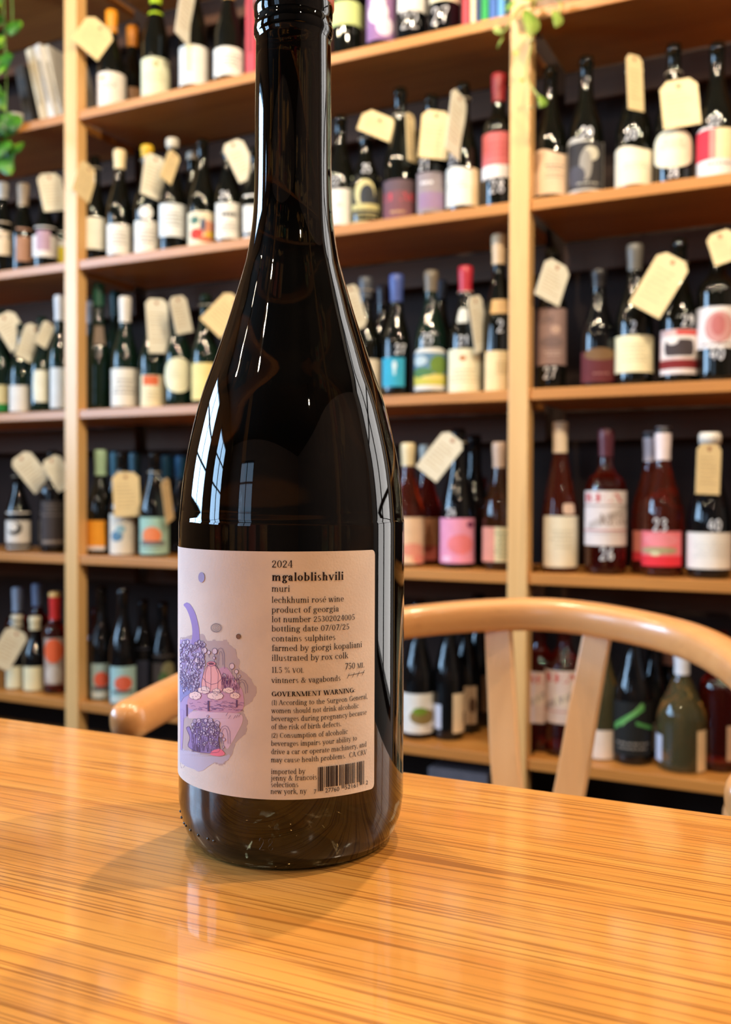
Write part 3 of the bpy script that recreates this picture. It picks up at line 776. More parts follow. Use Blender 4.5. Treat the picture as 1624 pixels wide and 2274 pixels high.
    sans('7', 697, 702, 1762, 9.5); sans('27760', 721.7, 752.4, 1759.5, 9.5); sans('52161', 765, 793, 1752.5, 9.5); sans('2', 811, 815.5, 1742, 9)
    m.build('barcode', INK, lab)
    # illustration, drawn in a 5.416x enlargement of the label's left half
    m = MB(); mats = []
    def mi(c):
        mm = paint(c)
        if mm not in mats: mats.append(mm)
        return mats.index(mm)
    cv = lambda x, y: (400 + x / 5.416, 1300 + y / 5.416)
    def fill(poly, c, lvl, step=14):
        ys = [p[1] for p in poly]; y = min(ys); i = mi(c); n = len(poly)
        def cross(yy):
            xs = []
            for k in range(n):
                (xa, ya), (xb, yb) = poly[k], poly[(k + 1) % n]
                if (ya <= yy < yb) or (yb <= yy < ya): xs.append(xa + (xb - xa) * (yy - ya) / (yb - ya))
            return sorted(xs)
        while y < max(ys) - .5:
            y2 = min(y + step, max(ys)); A, B = cross(y + .01), cross(y2 - .01)
            if len(A) != len(B): A = B = cross((y + y2) / 2)
            if len(A) == len(B):
                for q in range(0, len(A) - 1, 2):
                    ns = max(1, int(max(A[q + 1] - A[q], B[q + 1] - B[q]) / 30)); V = []
                    for s in range(ns + 1):
                        for xx, yy in ((A[q] + (A[q + 1] - A[q]) * s / ns, y), (B[q] + (B[q + 1] - B[q]) * s / ns, y2)):
                            px, py = cv(xx, yy); a, z = lp(max(401.2, px), py); V.append(on(a, z, lvl))
                    m.add(V, [(2 * s, 2 * s + 1, 2 * s + 3, 2 * s + 2) for s in range(ns)], i)
            y = y2
    def smooth_poly(pts, n=4):
        P = spline([(x, y, 0) for x, y in pts + [pts[0]]], n); return [(p.x, p.y) for p in P[:-1]]
    def ell(cx, cy, rx, ry, n=18): return [(cx + rx * math.cos(k * 2 * math.pi / n), cy + ry * math.sin(k * 2 * math.pi / n)) for k in range(n)]
    def line(pts, c, w=.9, lvl=7): stroke(m, pts, w, lvl, mi(c), cv)
    def loop(pts, c, w=.8, lvl=7): line(pts + [pts[0]], c, w, lvl)
    def rough(pts, amp, n=4):
        rr = random.Random(len(pts)); P = smooth_poly(pts, n); return [(x + rr.uniform(-amp, amp), y + rr.uniform(-amp, amp)) for x, y in P]
    DK = (98, 80, 124)
    fill(rough([(8, 620), (120, 600), (250, 590), (300, 600), (330, 670), (400, 655), (490, 670), (560, 660), (600, 720), (670, 770), (680, 850), (720, 900), (715, 990), (760, 1040), (830, 1090), (870, 1150), (930, 1260), (900, 1340), (860, 1400), (800, 1440), (760, 1500), (810, 1600), (810, 1700), (800, 1780), (740, 1830), (690, 1870), (650, 1950), (630, 2030), (560, 2130), (480, 2160), (400, 2130), (300, 2150), (200, 2180), (100, 2120), (8, 2080)], 9, 6), (184, 172, 180), 1)
    fill(rough([(8, 1960), (120, 1980), (300, 2030), (480, 2060), (600, 2030), (590, 2090), (500, 2140), (420, 2130), (330, 2190), (250, 2240), (160, 2200), (8, 2120)], 6), (190, 188, 214), 2)
    fill(smooth_poly([(8, 650), (120, 640), (250, 690), (300, 780), (300, 900), (280, 1100), (275, 1250), (230, 1420), (100, 1560), (8, 1560)]), (172, 160, 214), 2)
    fill(smooth_poly([(100, 1520), (300, 1500), (520, 1520), (720, 1540), (760, 1620), (700, 1760), (620, 1900), (560, 1960), (480, 1760), (400, 1640), (250, 1610), (120, 1600)]), (214, 190, 216), 2)
    fill(smooth_poly([(470, 1000), (560, 980), (640, 1080), (700, 1180), (760, 1280), (770, 1460), (700, 1530), (520, 1530), (300, 1520), (110, 1470), (120, 1340), (260, 1260), (480, 1240)]), (196, 158, 194), 3)
    fill(smooth_poly([(40, 245), (80, 205), (130, 225), (190, 330), (230, 480), (242, 600), (235, 700), (150, 730), (158, 560), (140, 430), (100, 310), (62, 250)]), (152, 138, 206), 3)
    fill(smooth_poly([(8, 1050), (60, 1060), (110, 1160), (172, 1240), (120, 1310), (60, 1340), (8, 1390)]), (138, 144, 204), 4)
    fill([(12, 1480), (60, 1500), (48, 1750), (36, 1980), (18, 1980)], (168, 152, 210), 3)
    rr = random.Random(3)
    for k in range(190):        # bubble trees
        x = rr.uniform(14, 300); y = rr.uniform(660, 1270); s = rr.uniform(6, 23)
        if x > 250 and y > 960: continue
        fill(ell(x, y, s, s * 1.2, 12), (206, 202, 238), 4, 9); loop(ell(x, y, s, s * 1.2, 12), DK, .8, 5)
        line([(x, y + s), (x + rr.uniform(-6, 6), y + s * 3)], DK, .8, 5)
    for x, y, s in ((300, 780, 32), (355, 805, 20), (425, 790, 30), (215, 900, 32), (630, 970, 30), (685, 1035, 22), (540, 1085, 22), (725, 1090, 11), (575, 1130, 15), (655, 1130, 12), (270, 940, 20), (235, 980, 18), (205, 700, 20), (420, 870, 16)):
        fill(ell(x, y, s, s * 1.15), (216, 204, 226), 5, 8); loop(ell(x, y, s, s * 1.15), DK, .75, 6); line([(x, y + s * 1.1), (x + 4, y + s * 3)], DK, .75, 6)
    for k in range(120):        # grasses beside the hut
        x = rr.uniform(500, 720); y = rr.uniform(1120, 1260); line([(x, y), (x + rr.uniform(-14, 14), y - rr.uniform(30, 110) * (1 - (x - 500) / 330))], (110, 66, 116), .6, 5)
    hut = smooth_poly([(270, 1260), (272, 1150), (300, 1040), (345, 960), (430, 960), (480, 1030), (512, 1130), (516, 1260), (400, 1275)])
    fill(hut, (232, 178, 186), 5); loop(hut, DK, .7)
    fill(ell(385, 940, 52, 30), (224, 150, 166), 6, 6); loop(ell(385, 940, 52, 30), DK, .7); fill(ell(385, 938, 36, 14), (120, 74, 96), 7, 5)
    line([(345, 965), (312, 1060), (312, 1145), (330, 1250)], DK, .7); line([(380, 972), (382, 1100), (378, 1250)], DK, .7); line([(430, 962), (470, 1060), (465, 1160), (462, 1250)], DK, .7)
    line([(282, 1105), (320, 1155), (390, 1190), (460, 1170), (508, 1120)], DK, .8)
    for cx, cy, rx, ry in ((300, 1255, 74, 44), (195, 1322, 74, 48), (435, 1325, 98, 46), (590, 1258, 66, 34), (670, 1322, 60, 38), (450, 1270, 50, 34)):
        pl = rough(ell(cx, cy, rx, ry, 12), 6, 3); fill(pl, (238, 216, 220), 6, 8); loop(pl, DK, .55)
        for q in range(9): line([(cx + rr.uniform(-.7, .7) * rx, cy + rr.uniform(-.6, .6) * ry) for _ in (0, 1)][:1] * 2, DK, .5); x, y = cx + rr.uniform(-.7, .7) * rx, cy + rr.uniform(-.6, .6) * ry; line([(x, y), (x + 8, y + 6)], DK, .7)
    for a, b, c, d in ((342, 1385, 362, 1510), (680, 1375, 698, 1465), (86, 1430, 102, 1570)): fill([(a, b), (c, b), (c, d), (a, d)], (96, 72, 116), 7)
    for k in range(60):
        x = rr.uniform(120, 740); y = rr.uniform(1390, 1510); line([(x, y), (x + rr.uniform(10, 34), y + rr.uniform(-14, 14)), (x + rr.uniform(36, 60), y + rr.uniform(-8, 8))], (112, 84, 140), .6, 6)
    def arch(x0, x1, y0, yb, off=0): line([(x0, yb), (x0 + 2, y0 + 60), ((x0 * 3 + x1) / 4, y0 + 12), ((x0 + x1) / 2, y0), ((x0 + 3 * x1) / 4, y0 + 14), (x1 - 4, y0 + 70), (x1, yb + off)], DK, .75)
    arch(452, 545, 750, 1000); arch(474, 524, 790, 960); arch(690, 820, 1130, 1290); arch(712, 795, 1155, 1300); arch(486, 612, 1685, 1905); arch(508, 586, 1715, 1900)
    for x, y in ((650, 1600), (680, 1590), (710, 1580), (590, 1600), (560, 1565)): line([(x, y), (x + 26, y - 40)], DK, .7)
    pot = smooth_poly([(85, 1712), (120, 1692), (150, 1750), (195, 1660), (300, 1600), (420, 1640), (482, 1720), (470, 1850), (486, 1985), (400, 2010), (300, 2012), (200, 1990), (108, 1932), (128, 1830)])
    fill(pot, (146, 130, 192), 4); loop(pot, DK, .6)
    fill(smooth_poly([(365, 2035), (400, 1985), (480, 1960), (532, 1995), (544, 2032), (470, 2052)]), (236, 130, 158), 6)
    for k in range(150):
        x = rr.uniform(145, 476); y = rr.uniform(1630, 1970); line([(x, y), (x + rr.uniform(-5, 5), min(2000, y + rr.uniform(40, 120)))], DK, .7, 5)
    for k in range(85):
        x = rr.uniform(160, 474); y = rr.uniform(1610, 1930); s = rr.uniform(8, 24) * (1 - (y - 1600) / 700)
        fill(ell(x, y, s, s * 1.1, 12), (200, 192, 228), 6, 8); loop(ell(x, y, s, s * 1.1, 12), DK, .8)
    for x, y, s in ((235, 1625, 24), (375, 1625, 28), (345, 1570, 12), (455, 1660, 32), (460, 1690, 20), (500, 1800, 26), (535, 1850, 18), (530, 1940, 12)):
        fill(ell(x, y, s, s * 1.1), (204, 190, 222), 6, 8); loop(ell(x, y, s, s * 1.1), DK, .7); line([(x, y + s), (x - 4, y + s * 3.2)], DK, .7)
    cv = lambda x, y: (x, y)
    fill(ell(449.5, 1282, 7, 11.5), (150, 150, 196), 6, 2); fill(ell(531, 1413, 5, 5.6, 9), (128, 100, 88), 6, 1.5); loop(ell(531, 1413, 5, 5.6, 9), (70, 50, 46), .7)
    for q in (12, 10, 6.5, 3): loop([(482 + x * q, 1394 + y * q * .82) for x, y in ell(0, 0, 1, 1, 16)], (110, 98, 116), .8)
    m.build('printed_illustration', mats, lab)['label'] = 'purple drawing of a bell hut among bubble trees'
    # embossing low on the glass
    m = MB()
    for px, py in ((406, 1801), (409, 1815), (416, 1828), (421, 1833), (433, 1844), (452, 1856), (475, 1865), (488, 1870)):
        a = math.asin(max(-.99, min(.99, (px - BX) / 247))); z = (HZB - py) * (DB - .04 * math.cos(a)) / F + ZC - ZT
        r = rad_at(MAINPROF, max(z, .0015)) - .0003; c = Vector(cyl(r, a, z))
        m.lathe([(0, -.0007), (.0006, -.0004), (.0008, 0), (.0006, .0004), (0, .0007)], 8, 0, c)
    m.build('embossed_dots', M_EMB, t, True)
    m = MB()
    for q, ch in enumerate('28'):
        for st in DIG[ch]:
            pts = []
            for w in spline([(a, b, 0) for a, b in st], 4):
                z = .0085 + w.y * .0042; a = math.asin((585 + q * 17 + w.x * 13 - BX) / 240); pts.append(cyl(rad_at(MAINPROF, z) - .00004, a, z))
            m.tube(pts, .00012, 5)
    m.build('embossed_number', M_EMB, t, True)
main_bottle()

# ------------------------------------------------------------------ chair behind the table
def chair():
    cx0 = -.2845
    t = thing('wooden_armchair', 'bent wood armchair with curved top rail and Y shaped back, tucked behind the oak table', 'chair', (cx0, .84, 0))
    o = Vector((cx0, .84, 0))
    hoop = [(-.523, .628, .690), (-.535, .70, .694), (-.530, .80, .706), (-.490, .91, .722), (-.415, .995, .736), (-.2845, 1.035, .7455), (-.154, .995, .738), (-.082, .91, .727), (-.045, .80, .712), (-.038, .70, .698), (-.046, .628, .692)]
    P = [p - o for p in spline(hoop, 10)]
    n = len(P); rads = []
    for k in range(n):
        u = abs(2 * k / (n - 1) - 1); rads.append(.0158 + .0022 * (1 - u))
    # rounded ends
    a = P[0]; d = (P[0] - P[1]).normalized(); e = P[-1]; d2 = (P[-1] - P[-2]).normalized()
    cap = [(.004, .97), (.009, .86), (.013, .66), (.0155, .38), (.0165, .08)]
    P = [a + d * q for q, s in cap[::-1]] + P + [e + d2 * q for q, s in cap]
    rads = [rads[0] * s for q, s in cap[::-1]] + rads + [rads[-1] * s for q, s in cap]
    m = MB(); m.tube(P, rads, 28, 0, True, (0, 0, 1), 1.0, 0.72); m.build('top_rail', M_CHAIRX, t, True)
    for s in (-1, 1):
        pts = [(-.339 if s < 0 else -.228, 1.028, .735), (-.331 if s < 0 else -.239, 1.018, .66), (-.322 if s < 0 else -.2505, 1.008, .575), (-.308 if s < 0 else -.263, 1.0, .50), (-.300 if s < 0 else -.270, .995, .44)]
        pts = [p - o for p in spline(pts, 6)]
        V = []; w = .0148
        for k, p in enumerate(pts):
            ww = w + .003 * k / len(pts)
            for dx, dy in ((-ww, -.006), (ww, -.006), (ww, .006), (-ww, .006)): V.append((p.x + dx, p.y + dy, p.z))
        N = len(pts); Fc = [(0, 1, 2, 3), tuple(4 * (N - 1) + q for q in (3, 2, 1, 0))]
        for k in range(N - 1):
            for q in range(4): Fc.append((4 * k + q, 4 * (k + 1) + q, 4 * (k + 1) + (q + 1) % 4, 4 * k + (q + 1) % 4))
        mesh('back_slat', V, Fc, M_CHAIR, t, False, None, .002)
    m = MB(); m.box(-.235, .235, -.20, .19, .425, .448); m.build('seat', plain('woven_cord', (196, 168, 120), .85, .25, scale=120), t, bevel=.01)
    for s in (-1, 1):
        m = MB(); m.tube([(s * .20, .175, 0), (s * .195, .165, .43), (s * .205, .12, .58), (s * .238, .0, .70)], [.014, .018, .016, .013], 12); m.build('back_leg', M_CHAIR, t, True)
        m = MB(); m.tube([(s * .225, -.185, 0), (s * .220, -.18, .46)], [.013, .018], 12); m.build('front_leg', M_CHAIR, t, True)
        m = MB(); m.tube([(s * .222, -.18, .30), (s * .198, .165, .30)], .009, 10); m.build('stretcher', M_CHAIR, t, True)
    m = MB(); m.tube([(-.222, -.18, .33), (.222, -.18, .33)], .009, 10); m.build('stretcher', M_CHAIR, t, True)
chair()

# ------------------------------------------------------------------ the bottles on the shelves
B = bottle
GREY, INKC = (120, 112, 108), (60, 54, 54)
WH, CR, BE = (236, 234, 228), (238, 228, 196), (232, 214, 190)
TXT = ('l', .15, .30, .85, .75, 4, GREY)
# top shelf, middle bay
B(1, 248, 27, 'bottle with orange capsule and white label, first from the left post on the top shelf', cap=((228, 146, 24), 50), lab=(214, 280, 159, 234, (232, 224, 214)), pr=[('o', .25, .82, .07, .05, (224, 160, 60)), ('l', .12, .52, .7, .66, 2, GREY)], tagp=(208, 82, 66, 78, 32, 15, 0))
B(1, 294, 62, 'bottle with amber capsule standing behind the white labelled orange capsule bottle on the top shelf', off=.20, cap=((200, 120, 20), 46), lab=(285, 310, 194, 219, (196, 150, 110)))
B(1, 346, -60, 'bottle with lime green capsule and pale green label on the top shelf', cap=((170, 200, 44), 99), lab=(309, 382, 127, 211, (222, 222, 190)), pr=[('o', .5, .82, .06, .08, (176, 170, 120)), ('l', .2, .35, .8, .62, 4, (190, 186, 150))])
B(1, 431, -75, 'bottle with white label striped in yellow, right of the lime capsule bottle', lab=(396, 464, 100, 186, WH), pr=[('r', .28, .3, .45, .98, (238, 230, 176))], tagp=(415, 32, 36, 130, 12, 55, 1))
B(1, 508, -60, 'bottle with broad white label and yellow foot, top shelf left of the big bottle', cap=((190, 150, 90), 64), lab=(471, 545, 104, 166, WH), pr=[TXT])
B(1, 769, -185, 'bottle with green and white label, top shelf just right of the big bottle neck', lab=(735, 806, -75, 54, (206, 220, 150), 'wave'), pr=[('o', .35, .55, .22, .10, (236, 240, 224)), ('r', .1, .75, .9, .95, (150, 196, 50))])
B(1, 847, -160, 'bottle with purple label blotched in white on the top shelf', lab=(815, 879, -60, 88, (150, 112, 160)), pr=[('o', .40, .40, .30, .16, (236, 226, 238)), ('o', .6, .2, .25, .14, (230, 212, 232)), ('o', .4, .55, .22, .08, (236, 226, 238))])
B(1, 912, -150, 'black bottle painted with number 22 on the top shelf', gl='black', lab=(884, 950, -75, 24, WH), num=('22', 912, 46, 34))
B(1, 986, -140, 'black bottle painted with number 27 on the top shelf beside the coloured magazines', gl='black', lab=(955, 1020, -80, 2, CR), num=('27', 979, 34, 34))
# second shelf, left bay
B(2, 6, 408, 'bottle with cream label and white cap at the left picture edge, second shelf', cap=((214, 208, 200), 36), lab=(-24, 26, 490, 566, BE))
B(2, 52, 410, 'bottle with rose brown label and beige capsule, left bay of the second shelf', R=.037, cap=((178, 156, 132), 50), lab=(37, 68, 506, 580, (176, 132, 108)))
B(2, 101, 425, 'bottle with white label around a mauve panel, left bay of the second shelf', lab=(74, 127, 501, 570, (232, 228, 226)), pr=[('r', .2, .2, .68, .85, (186, 156, 176))], tagp=(116, 427, 52, 82, -12, 10, 1))
B(2, 139, 440, 'bottle with white and yellow label half hidden behind the left post, second shelf', off=.13, lab=(124, 160, 513, 583, (238, 240, 238)), pr=[('r', 0, 0, 1, .5, (232, 218, 70))])
# second shelf, middle bay
B(2, 211, 350, 'bottle with rounded blank white label nearest the left post on the second shelf', R=.037, lab=(187, 236, 482, 553, (238, 238, 226), 'soft'), tagp=(189, 402, 38, 82, 20, 45, 0))
B(2, 266, 336, 'bottle with cream capsule and plain white label on the second shelf', cap=((236, 212, 166), 42), lab=(239, 289, 497, 564, WH), pr=[TXT])
B(2, 327, 326, 'bottle with yellow cap and round white seal above a white label, second shelf', cap=((224, 180, 40), 26), lab=(300, 355, 490, 564, WH), pr=[TXT], seal=(309, 339, 457, 487, (236, 236, 236), 'oval'), tagp=(341, 392, 46, 96, 8, 30, 1))
B(2, 383, 311, 'bottle with whitish cap and pale label set high, right of the yellow capped bottle', cap=((214, 206, 190), 20), lab=(355, 411, 452, 525, (228, 234, 236)), pr=[TXT], tagp=(378, 370, 26, 74, 22, 40, 0))
B(2, 428, 341, 'bottle with small white cap standing behind the illustrated label bottle, second shelf', off=.2, cap=((206, 196, 178), 16))
B(2, 450, 312, 'bottle with colourful illustrated cream label on the second shelf', lab=(418, 484, 470, 546, (238, 226, 196)), pr=[('o', .30, .75, .12, .12, (80, 120, 110)), ('o', .62, .55, .2, .2, (222, 150, 120)), ('o', .34, .35, .16, .16, (200, 70, 60)), ('o', .7, .3, .16, .14, (230, 190, 70)), ('o', .5, .62, .06, .2, (60, 90, 120)), ('o', .56, .2, .2, .08, (206, 120, 90))])
B(2, 508, 318, 'bottle with white label bearing a black block band, second shelf', lab=(480, 536, 450, 529, WH), pr=[('l', .12, .52, .9, .82, 1, (30, 30, 32)), ('l', .2, .2, .8, .45, 3, GREY)], num=('24', 500, 434, 18), tagp=(534, 356, 50, 88, -28, 10, 1))
B(2, 566, 330, 'bottle with white label half hidden behind the left of the big bottle neck, second shelf', lab=(541, 592, 432, 527, WH))
B(2, 756, 260, 'slim necked bottle with white label right of the big bottle neck, second shelf', lab=(727, 781, 419, 499, (236, 232, 228)), pr=[('r', .38, .5, .62, .6, (226, 190, 190))], num=('22', 745, 402, 18))
B(2, 812, 290, 'bottle with black and cream picture label on the second shelf', lab=(779, 845, 387, 496, (48, 46, 44), 'arch'), pr=[('o', .48, .62, .28, .28, (214, 204, 150)), ('o', .54, .55, .2, .24, (58, 62, 70)), ('r', .1, .28, .9, .40, (200, 190, 132)), ('l', .15, .1, .9, .24, 2, (206, 196, 140)), ('r', 0, 0, 1, .05, (206, 196, 140)), ('r', 0, 0, .05, 1, (206, 196, 140)), ('r', .95, 0, 1, 1, (206, 196, 140))], num=('25', 815, 372, 20), tagp=(840, 278, 82, 52, 20, 5, 0))
B(2, 888, 199, 'dark bottle with plum label and red lettering on the second shelf', lab=(852, 923, 398, 487, (122, 78, 88)), pr=[('r', 0, 0, 1, 1, (124, 80, 88)), ('t', 'MUZAO', .08, .48, .95, .66, (222, 70, 84)), ('l', .25, .1, .7, .28, 1, (190, 150, 110)), ('r', 0, .72, 1, 1, (104, 84, 92))], tagp=(913, 306, 20, 104, -6, 62, 0))
B(2, 957, 215, 'bottle with grey and mauve label under a big tan tag, second shelf', lab=(927, 986, 382, 471, (150, 138, 142)), pr=[('r', .1, .1, .95, .5, (150, 124, 156)), ('l', .05, .62, .7, .85, 1, (226, 222, 226))], num=('21', 944, 366, 22), tagp=(966, 299, 64, 106, 5, 8, 2))
B(2, 1028, 188, 'bottle with wavy edged white label beside the narrow yellow tag, second shelf', lab=(990, 1066, 372, 455, (232, 228, 218), 'wave'), pr=[('r', .68, 0, 1, 1, (236, 206, 164)), ('l', .1, .45, .6, .65, 2, (170, 166, 160))], num=('21', 1008, 352, 20), tagp=(1014, 276, 34, 148, 12, 60, 1))
B(2, 1107, 168, 'bottle with red capsule and pink over white label against the right post, second shelf', 'bord', R=.038, cap=((158, 42, 44), 62), lab=(1069, 1146, 293, 394, (214, 112, 112)), pr=[('r', 0, 0, 1, .28, (238, 232, 230)), ('l', .2, .45, .8, .8, 3, (196, 88, 90))], num=('28', 1105, 414, 28))
# second shelf, right bay
B(2, 1221, 152, 'slim bottle with beige label nearest the right post on the second shelf', lab=(1186, 1258, 336, 430, (234, 206, 178), 'wave'), pr=[('l', .3, .55, .9, .70, 2, INKC), ('l', .3, .36, .9, .5, 2, (170, 140, 116))])
B(2, 1300, 130, 'bottle with charcoal label framed in silver on the second shelf of the right bay', lab=(1259, 1340, 309, 424, (186, 182, 174), 'wave'), pr=[('r', .07, .05, .93, .95, (52, 50, 52)), ('o', .6, .72, .16, .14, (200, 196, 180)), ('o', .5, .5, .12, .3, (150, 146, 140)), ('o', .3, .3, .2, .2, (74, 74, 84)), ('l', .3, .1, .8, .2, 1, (170, 168, 160))], num=('20', 1304, 294, 22))
B(2, 1407, 130, 'bottle with plain cream label and upright folded tag on its neck, second shelf', lab=(1363, 1449, 326, 408, (238, 226, 200), 'wave'), pr=[('l', .3, .4, .8, .6, 2, (206, 190, 160))], num=('20', 1402, 298, 22), tagp=(1411, 184, 34, 120, -4, 48, 0))
B(2, 1494, 102, 'bottle with oval cream label under a square tan tag, second shelf', lab=(1453, 1536, 286, 372, (232, 226, 200), 'oval'), pr=[('l', .25, .5, .75, .75, 4, (176, 166, 140))], num=('28', 1496, 384, 18), tagp=(1511, 229, 80, 104, -6, 6, 0))
B(2, 1590, 99, 'bottle with red and white banded label at the right picture edge, second shelf', lab=(1546, 1634, 284, 387, (232, 226, 222), 'wave'), pr=[('r', 0, .35, .38, 1, (214, 52, 70)), ('r', .38, .35, .5, 1, (226, 140, 130)), ('r', .5, .35, 1, 1, (244, 222, 176)), ('l', .3, .18, .95, .3, 1, GREY)], num=('22', 1588, 268, 20))
# middle shelf, left bay
B(3, 3, 690, 'bottle with green bordered cream label at the left picture edge, middle shelf', gl='green', lab=(-24, 22, 855, 914, (216, 206, 160)), pr=[('r', 0, 0, 1, .3, (30, 130, 60))], tagp=(26, 734, 52, 80, -32, 8, 1))
B(3, 49, 720, 'bottle with low white label and two paper tags, left bay of the middle shelf', gl='green', R=.04, lab=(23, 75, 856, 914, (226, 222, 216)), tagp=(68, 762, 44, 84, 20, 30, 1))
B(3, 94, 705, 'bottle with rounded cream label in the left bay, middle shelf', gl='green', lab=(75, 114, 822, 893, (236, 234, 214), 'soft'), tagp=(100, 742, 26, 58, 25, 30, 1))
B(3, 134, 658, 'bottle with white capsule and tall pale label beside the left post, middle shelf', gl='green', R=.037, cap=((222, 222, 226), 56), lab=(113, 158, 817, 906, (220, 226, 230)))
# middle shelf, middle bay
B(3, 203, 672, 'bottle with grey white capsule half behind the green capped bottle, middle shelf', off=.17, gl='green', cap=((196, 198, 204), 48))
B(3, 219, 631, 'tall unlabelled bottle with dark green capsule beside the left post, middle shelf', 'hock', 'green', R=.036, cap=((20, 78, 58), 50), neck=(206, 236, 722, 765, (128, 112, 100)))
B(3, 257, 648, 'bottle with dark teal capsule in the second row behind the white capsule bottle, middle shelf', 'hock', off=.2, gl='green', cap=((22, 62, 58), 52))
B(3, 278, 661, 'bottle with tall white capsule and square white label, middle shelf', 'burg', 'green', cap=((224, 218, 210), 56), lab=(248, 308, 818, 902, (236, 232, 222)), pr=[TXT])
B(3, 339, 676, 'bottle with cream label carrying an orange red block, middle shelf', gl='green', cap=((200, 198, 196), 40), lab=(314, 366, 833, 903, (238, 228, 192)), pr=[('r', .12, .68, .68, .98, (224, 110, 70)), ('l', .15, .2, .85, .5, 3, (190, 176, 140))], tagp=(351, 724, 48, 120, -4, 22, 1))
B(3, 396, 664, 'bottle with large round cream label on the middle shelf', gl='green', lab=(367, 425, 794, 872, (236, 234, 200), 'oval'), pr=[('l', .2, .4, .55, .65, 4, (206, 204, 170))], tagp=(402, 699, 38, 82, -16, 40, 1))
B(3, 457, 655, 'bottle with plain yellow label left of the big bottle, middle shelf', gl='green', lab=(427, 487, 806, 888, (242, 222, 150)), tagp=(498, 697, 62, 92, 42, 5, 2))
B(3, 812, 618, 'bottle with grey capsule emerging right of the big bottle shoulder, middle shelf', cap=((74, 76, 82), 46), lab=(778, 846, 797, 880, (236, 224, 202)), tagp=(789, 682, 34, 96, -22, 42, 1))
B(3, 850, 637, 'dark bottle in the second row left of the blue capsule bottle, middle shelf', off=.19, cap=((52, 44, 50), 40))
B(3, 880, 612, 'bottle with blue capsule and turquoise label on the middle shelf', R=.036, cap=((66, 84, 150), 60), lab=(850, 898, 794, 858, (54, 166, 200)), pr=[('o', .6, .72, .08, .16, (226, 240, 244)), ('o', .6, .5, .05, .12, (200, 232, 240))], num=('27', 890, 776, 20))
B(3, 957, 604, 'bottle with blue and green landscape label on the middle shelf', gl='green', cap=((112, 100, 84), 46), lab=(921, 992, 772, 866, (224, 222, 214), 'arch'), pr=[('r', .02, .12, .98, .88, (96, 132, 160)), ('o', .72, .6, .22, .22, (110, 140, 60)), ('r', .02, .12, .98, .38, (204, 196, 84)), ('o', .3, .42, .28, .12, (86, 128, 80)), ('o', .6, .3, .3, .05, (226, 210, 120)), ('o', .25, .7, .2, .12, (190, 206, 210))], num=('25', 950, 752, 22))
B(3, 978, 626, 'dark bottle with blue grey capsule behind the landscape label bottle, middle shelf', off=.2, cap=((70, 84, 104), 40))
B(3, 1033, 594, 'bottle with red capsule and cream crest label on the middle shelf', cap=((178, 34, 52), 58), lab=(995, 1071, 774, 872, (238, 228, 192)), pr=[('r', .02, .02, .98, .98, (240, 231, 198)), ('o', .45, .78, .07, .06, (190, 112, 60)), ('r', .68, .72, .92, .86, (220, 196, 156)), ('l', .15, .2, .85, .55, 4, (204, 190, 150))], seal=(1010, 1042, 682, 716, (226, 222, 208), 'soft'), num=('21', 1031, 757, 20), tagp=(1063, 719, 32, 122, -16, 58, 1))
B(3, 1107, 524, 'tall bottle with tan capsule and cream label against the right post, middle shelf', R=.037, cap=((222, 190, 150), 66), lab=(1078, 1140, 779, 868, (242, 216, 166)), pr=[('l', .35, .4, .75, .75, 5, (170, 140, 90))], neck=(1088, 1134, 664, 696, (222, 182, 128)), num=('2', 1112, 725, 26))
# middle shelf, right bay
B(3, 1224, 555, 'bottle with mauve grey label and a diamond turned tag, middle shelf right bay', 'bord', R=.034, lab=(1188, 1257, 684, 810, (152, 126, 122)), pr=[('o', .6, .62, .12, .08, (196, 166, 154)), ('o', .5, .4, .3, .1, (128, 108, 108)), ('l', .3, .15, .8, .25, 2, (214, 190, 180)), ('o', .35, .8, .2, .08, (130, 108, 106))], num=('27', 1223, 828, 24), tagp=(1228, 625, 56, 92, 20, 35, 3))
B(3, 1329, 600, 'black bottle with dark wine red label on the middle shelf', gl='black', cap=((28, 24, 26), 40), lab=(1292, 1368, 779, 848, (96, 38, 42)), pr=[('o', .5, .9, .36, .2, (120, 90, 60)), ('l', .3, .2, .75, .35, 1, (150, 104, 100))])
B(3, 1408, 545, 'bottle with cream lined label and big slanting tan tag, middle shelf', R=.041, cap=((96, 92, 86), 58), lab=(1366, 1451, 744, 826, (240, 230, 190)), pr=[('l', .15, .25, .85, .8, 5, (204, 194, 156))], num=('2', 1408, 726, 22))
B(3, 1507, 533, 'bottle with red white and black picture label on the middle shelf', R=.04, lab=(1469, 1548, 731, 830, (226, 190, 184)), pr=[('r', .0, .0, 1, .12, (228, 218, 218)), ('r', .0, .12, 1, .32, (126, 34, 36)), ('r', .06, .36, .9, .86, (236, 226, 222)), ('r', .14, .40, .78, .78, (70, 60, 62), 'soft'), ('o', .32, .76, .12, .1, (238, 228, 224)), ('r', .4, .88, .98, .98, (214, 70, 62))], num=('29', 1527, 712, 24), tagp=(1466, 631, 76, 134, 30, 6, 0))
B(3, 1592, 514, 'bottle with white label printed with a red crest, right picture edge of the middle shelf', 'bord', R=.042, lab=(1549, 1640, 680, 772, (234, 226, 224)), pr=[('o', .52, .5, .26, .38, (206, 150, 146)), ('o', .5, .55, .12, .26, (188, 110, 108)), ('l', .2, .05, .8, .15, 1, GREY)], num=('40', 1594, 785, 26), tagp=(1607, 548, 58, 70, -18, 10, 0))
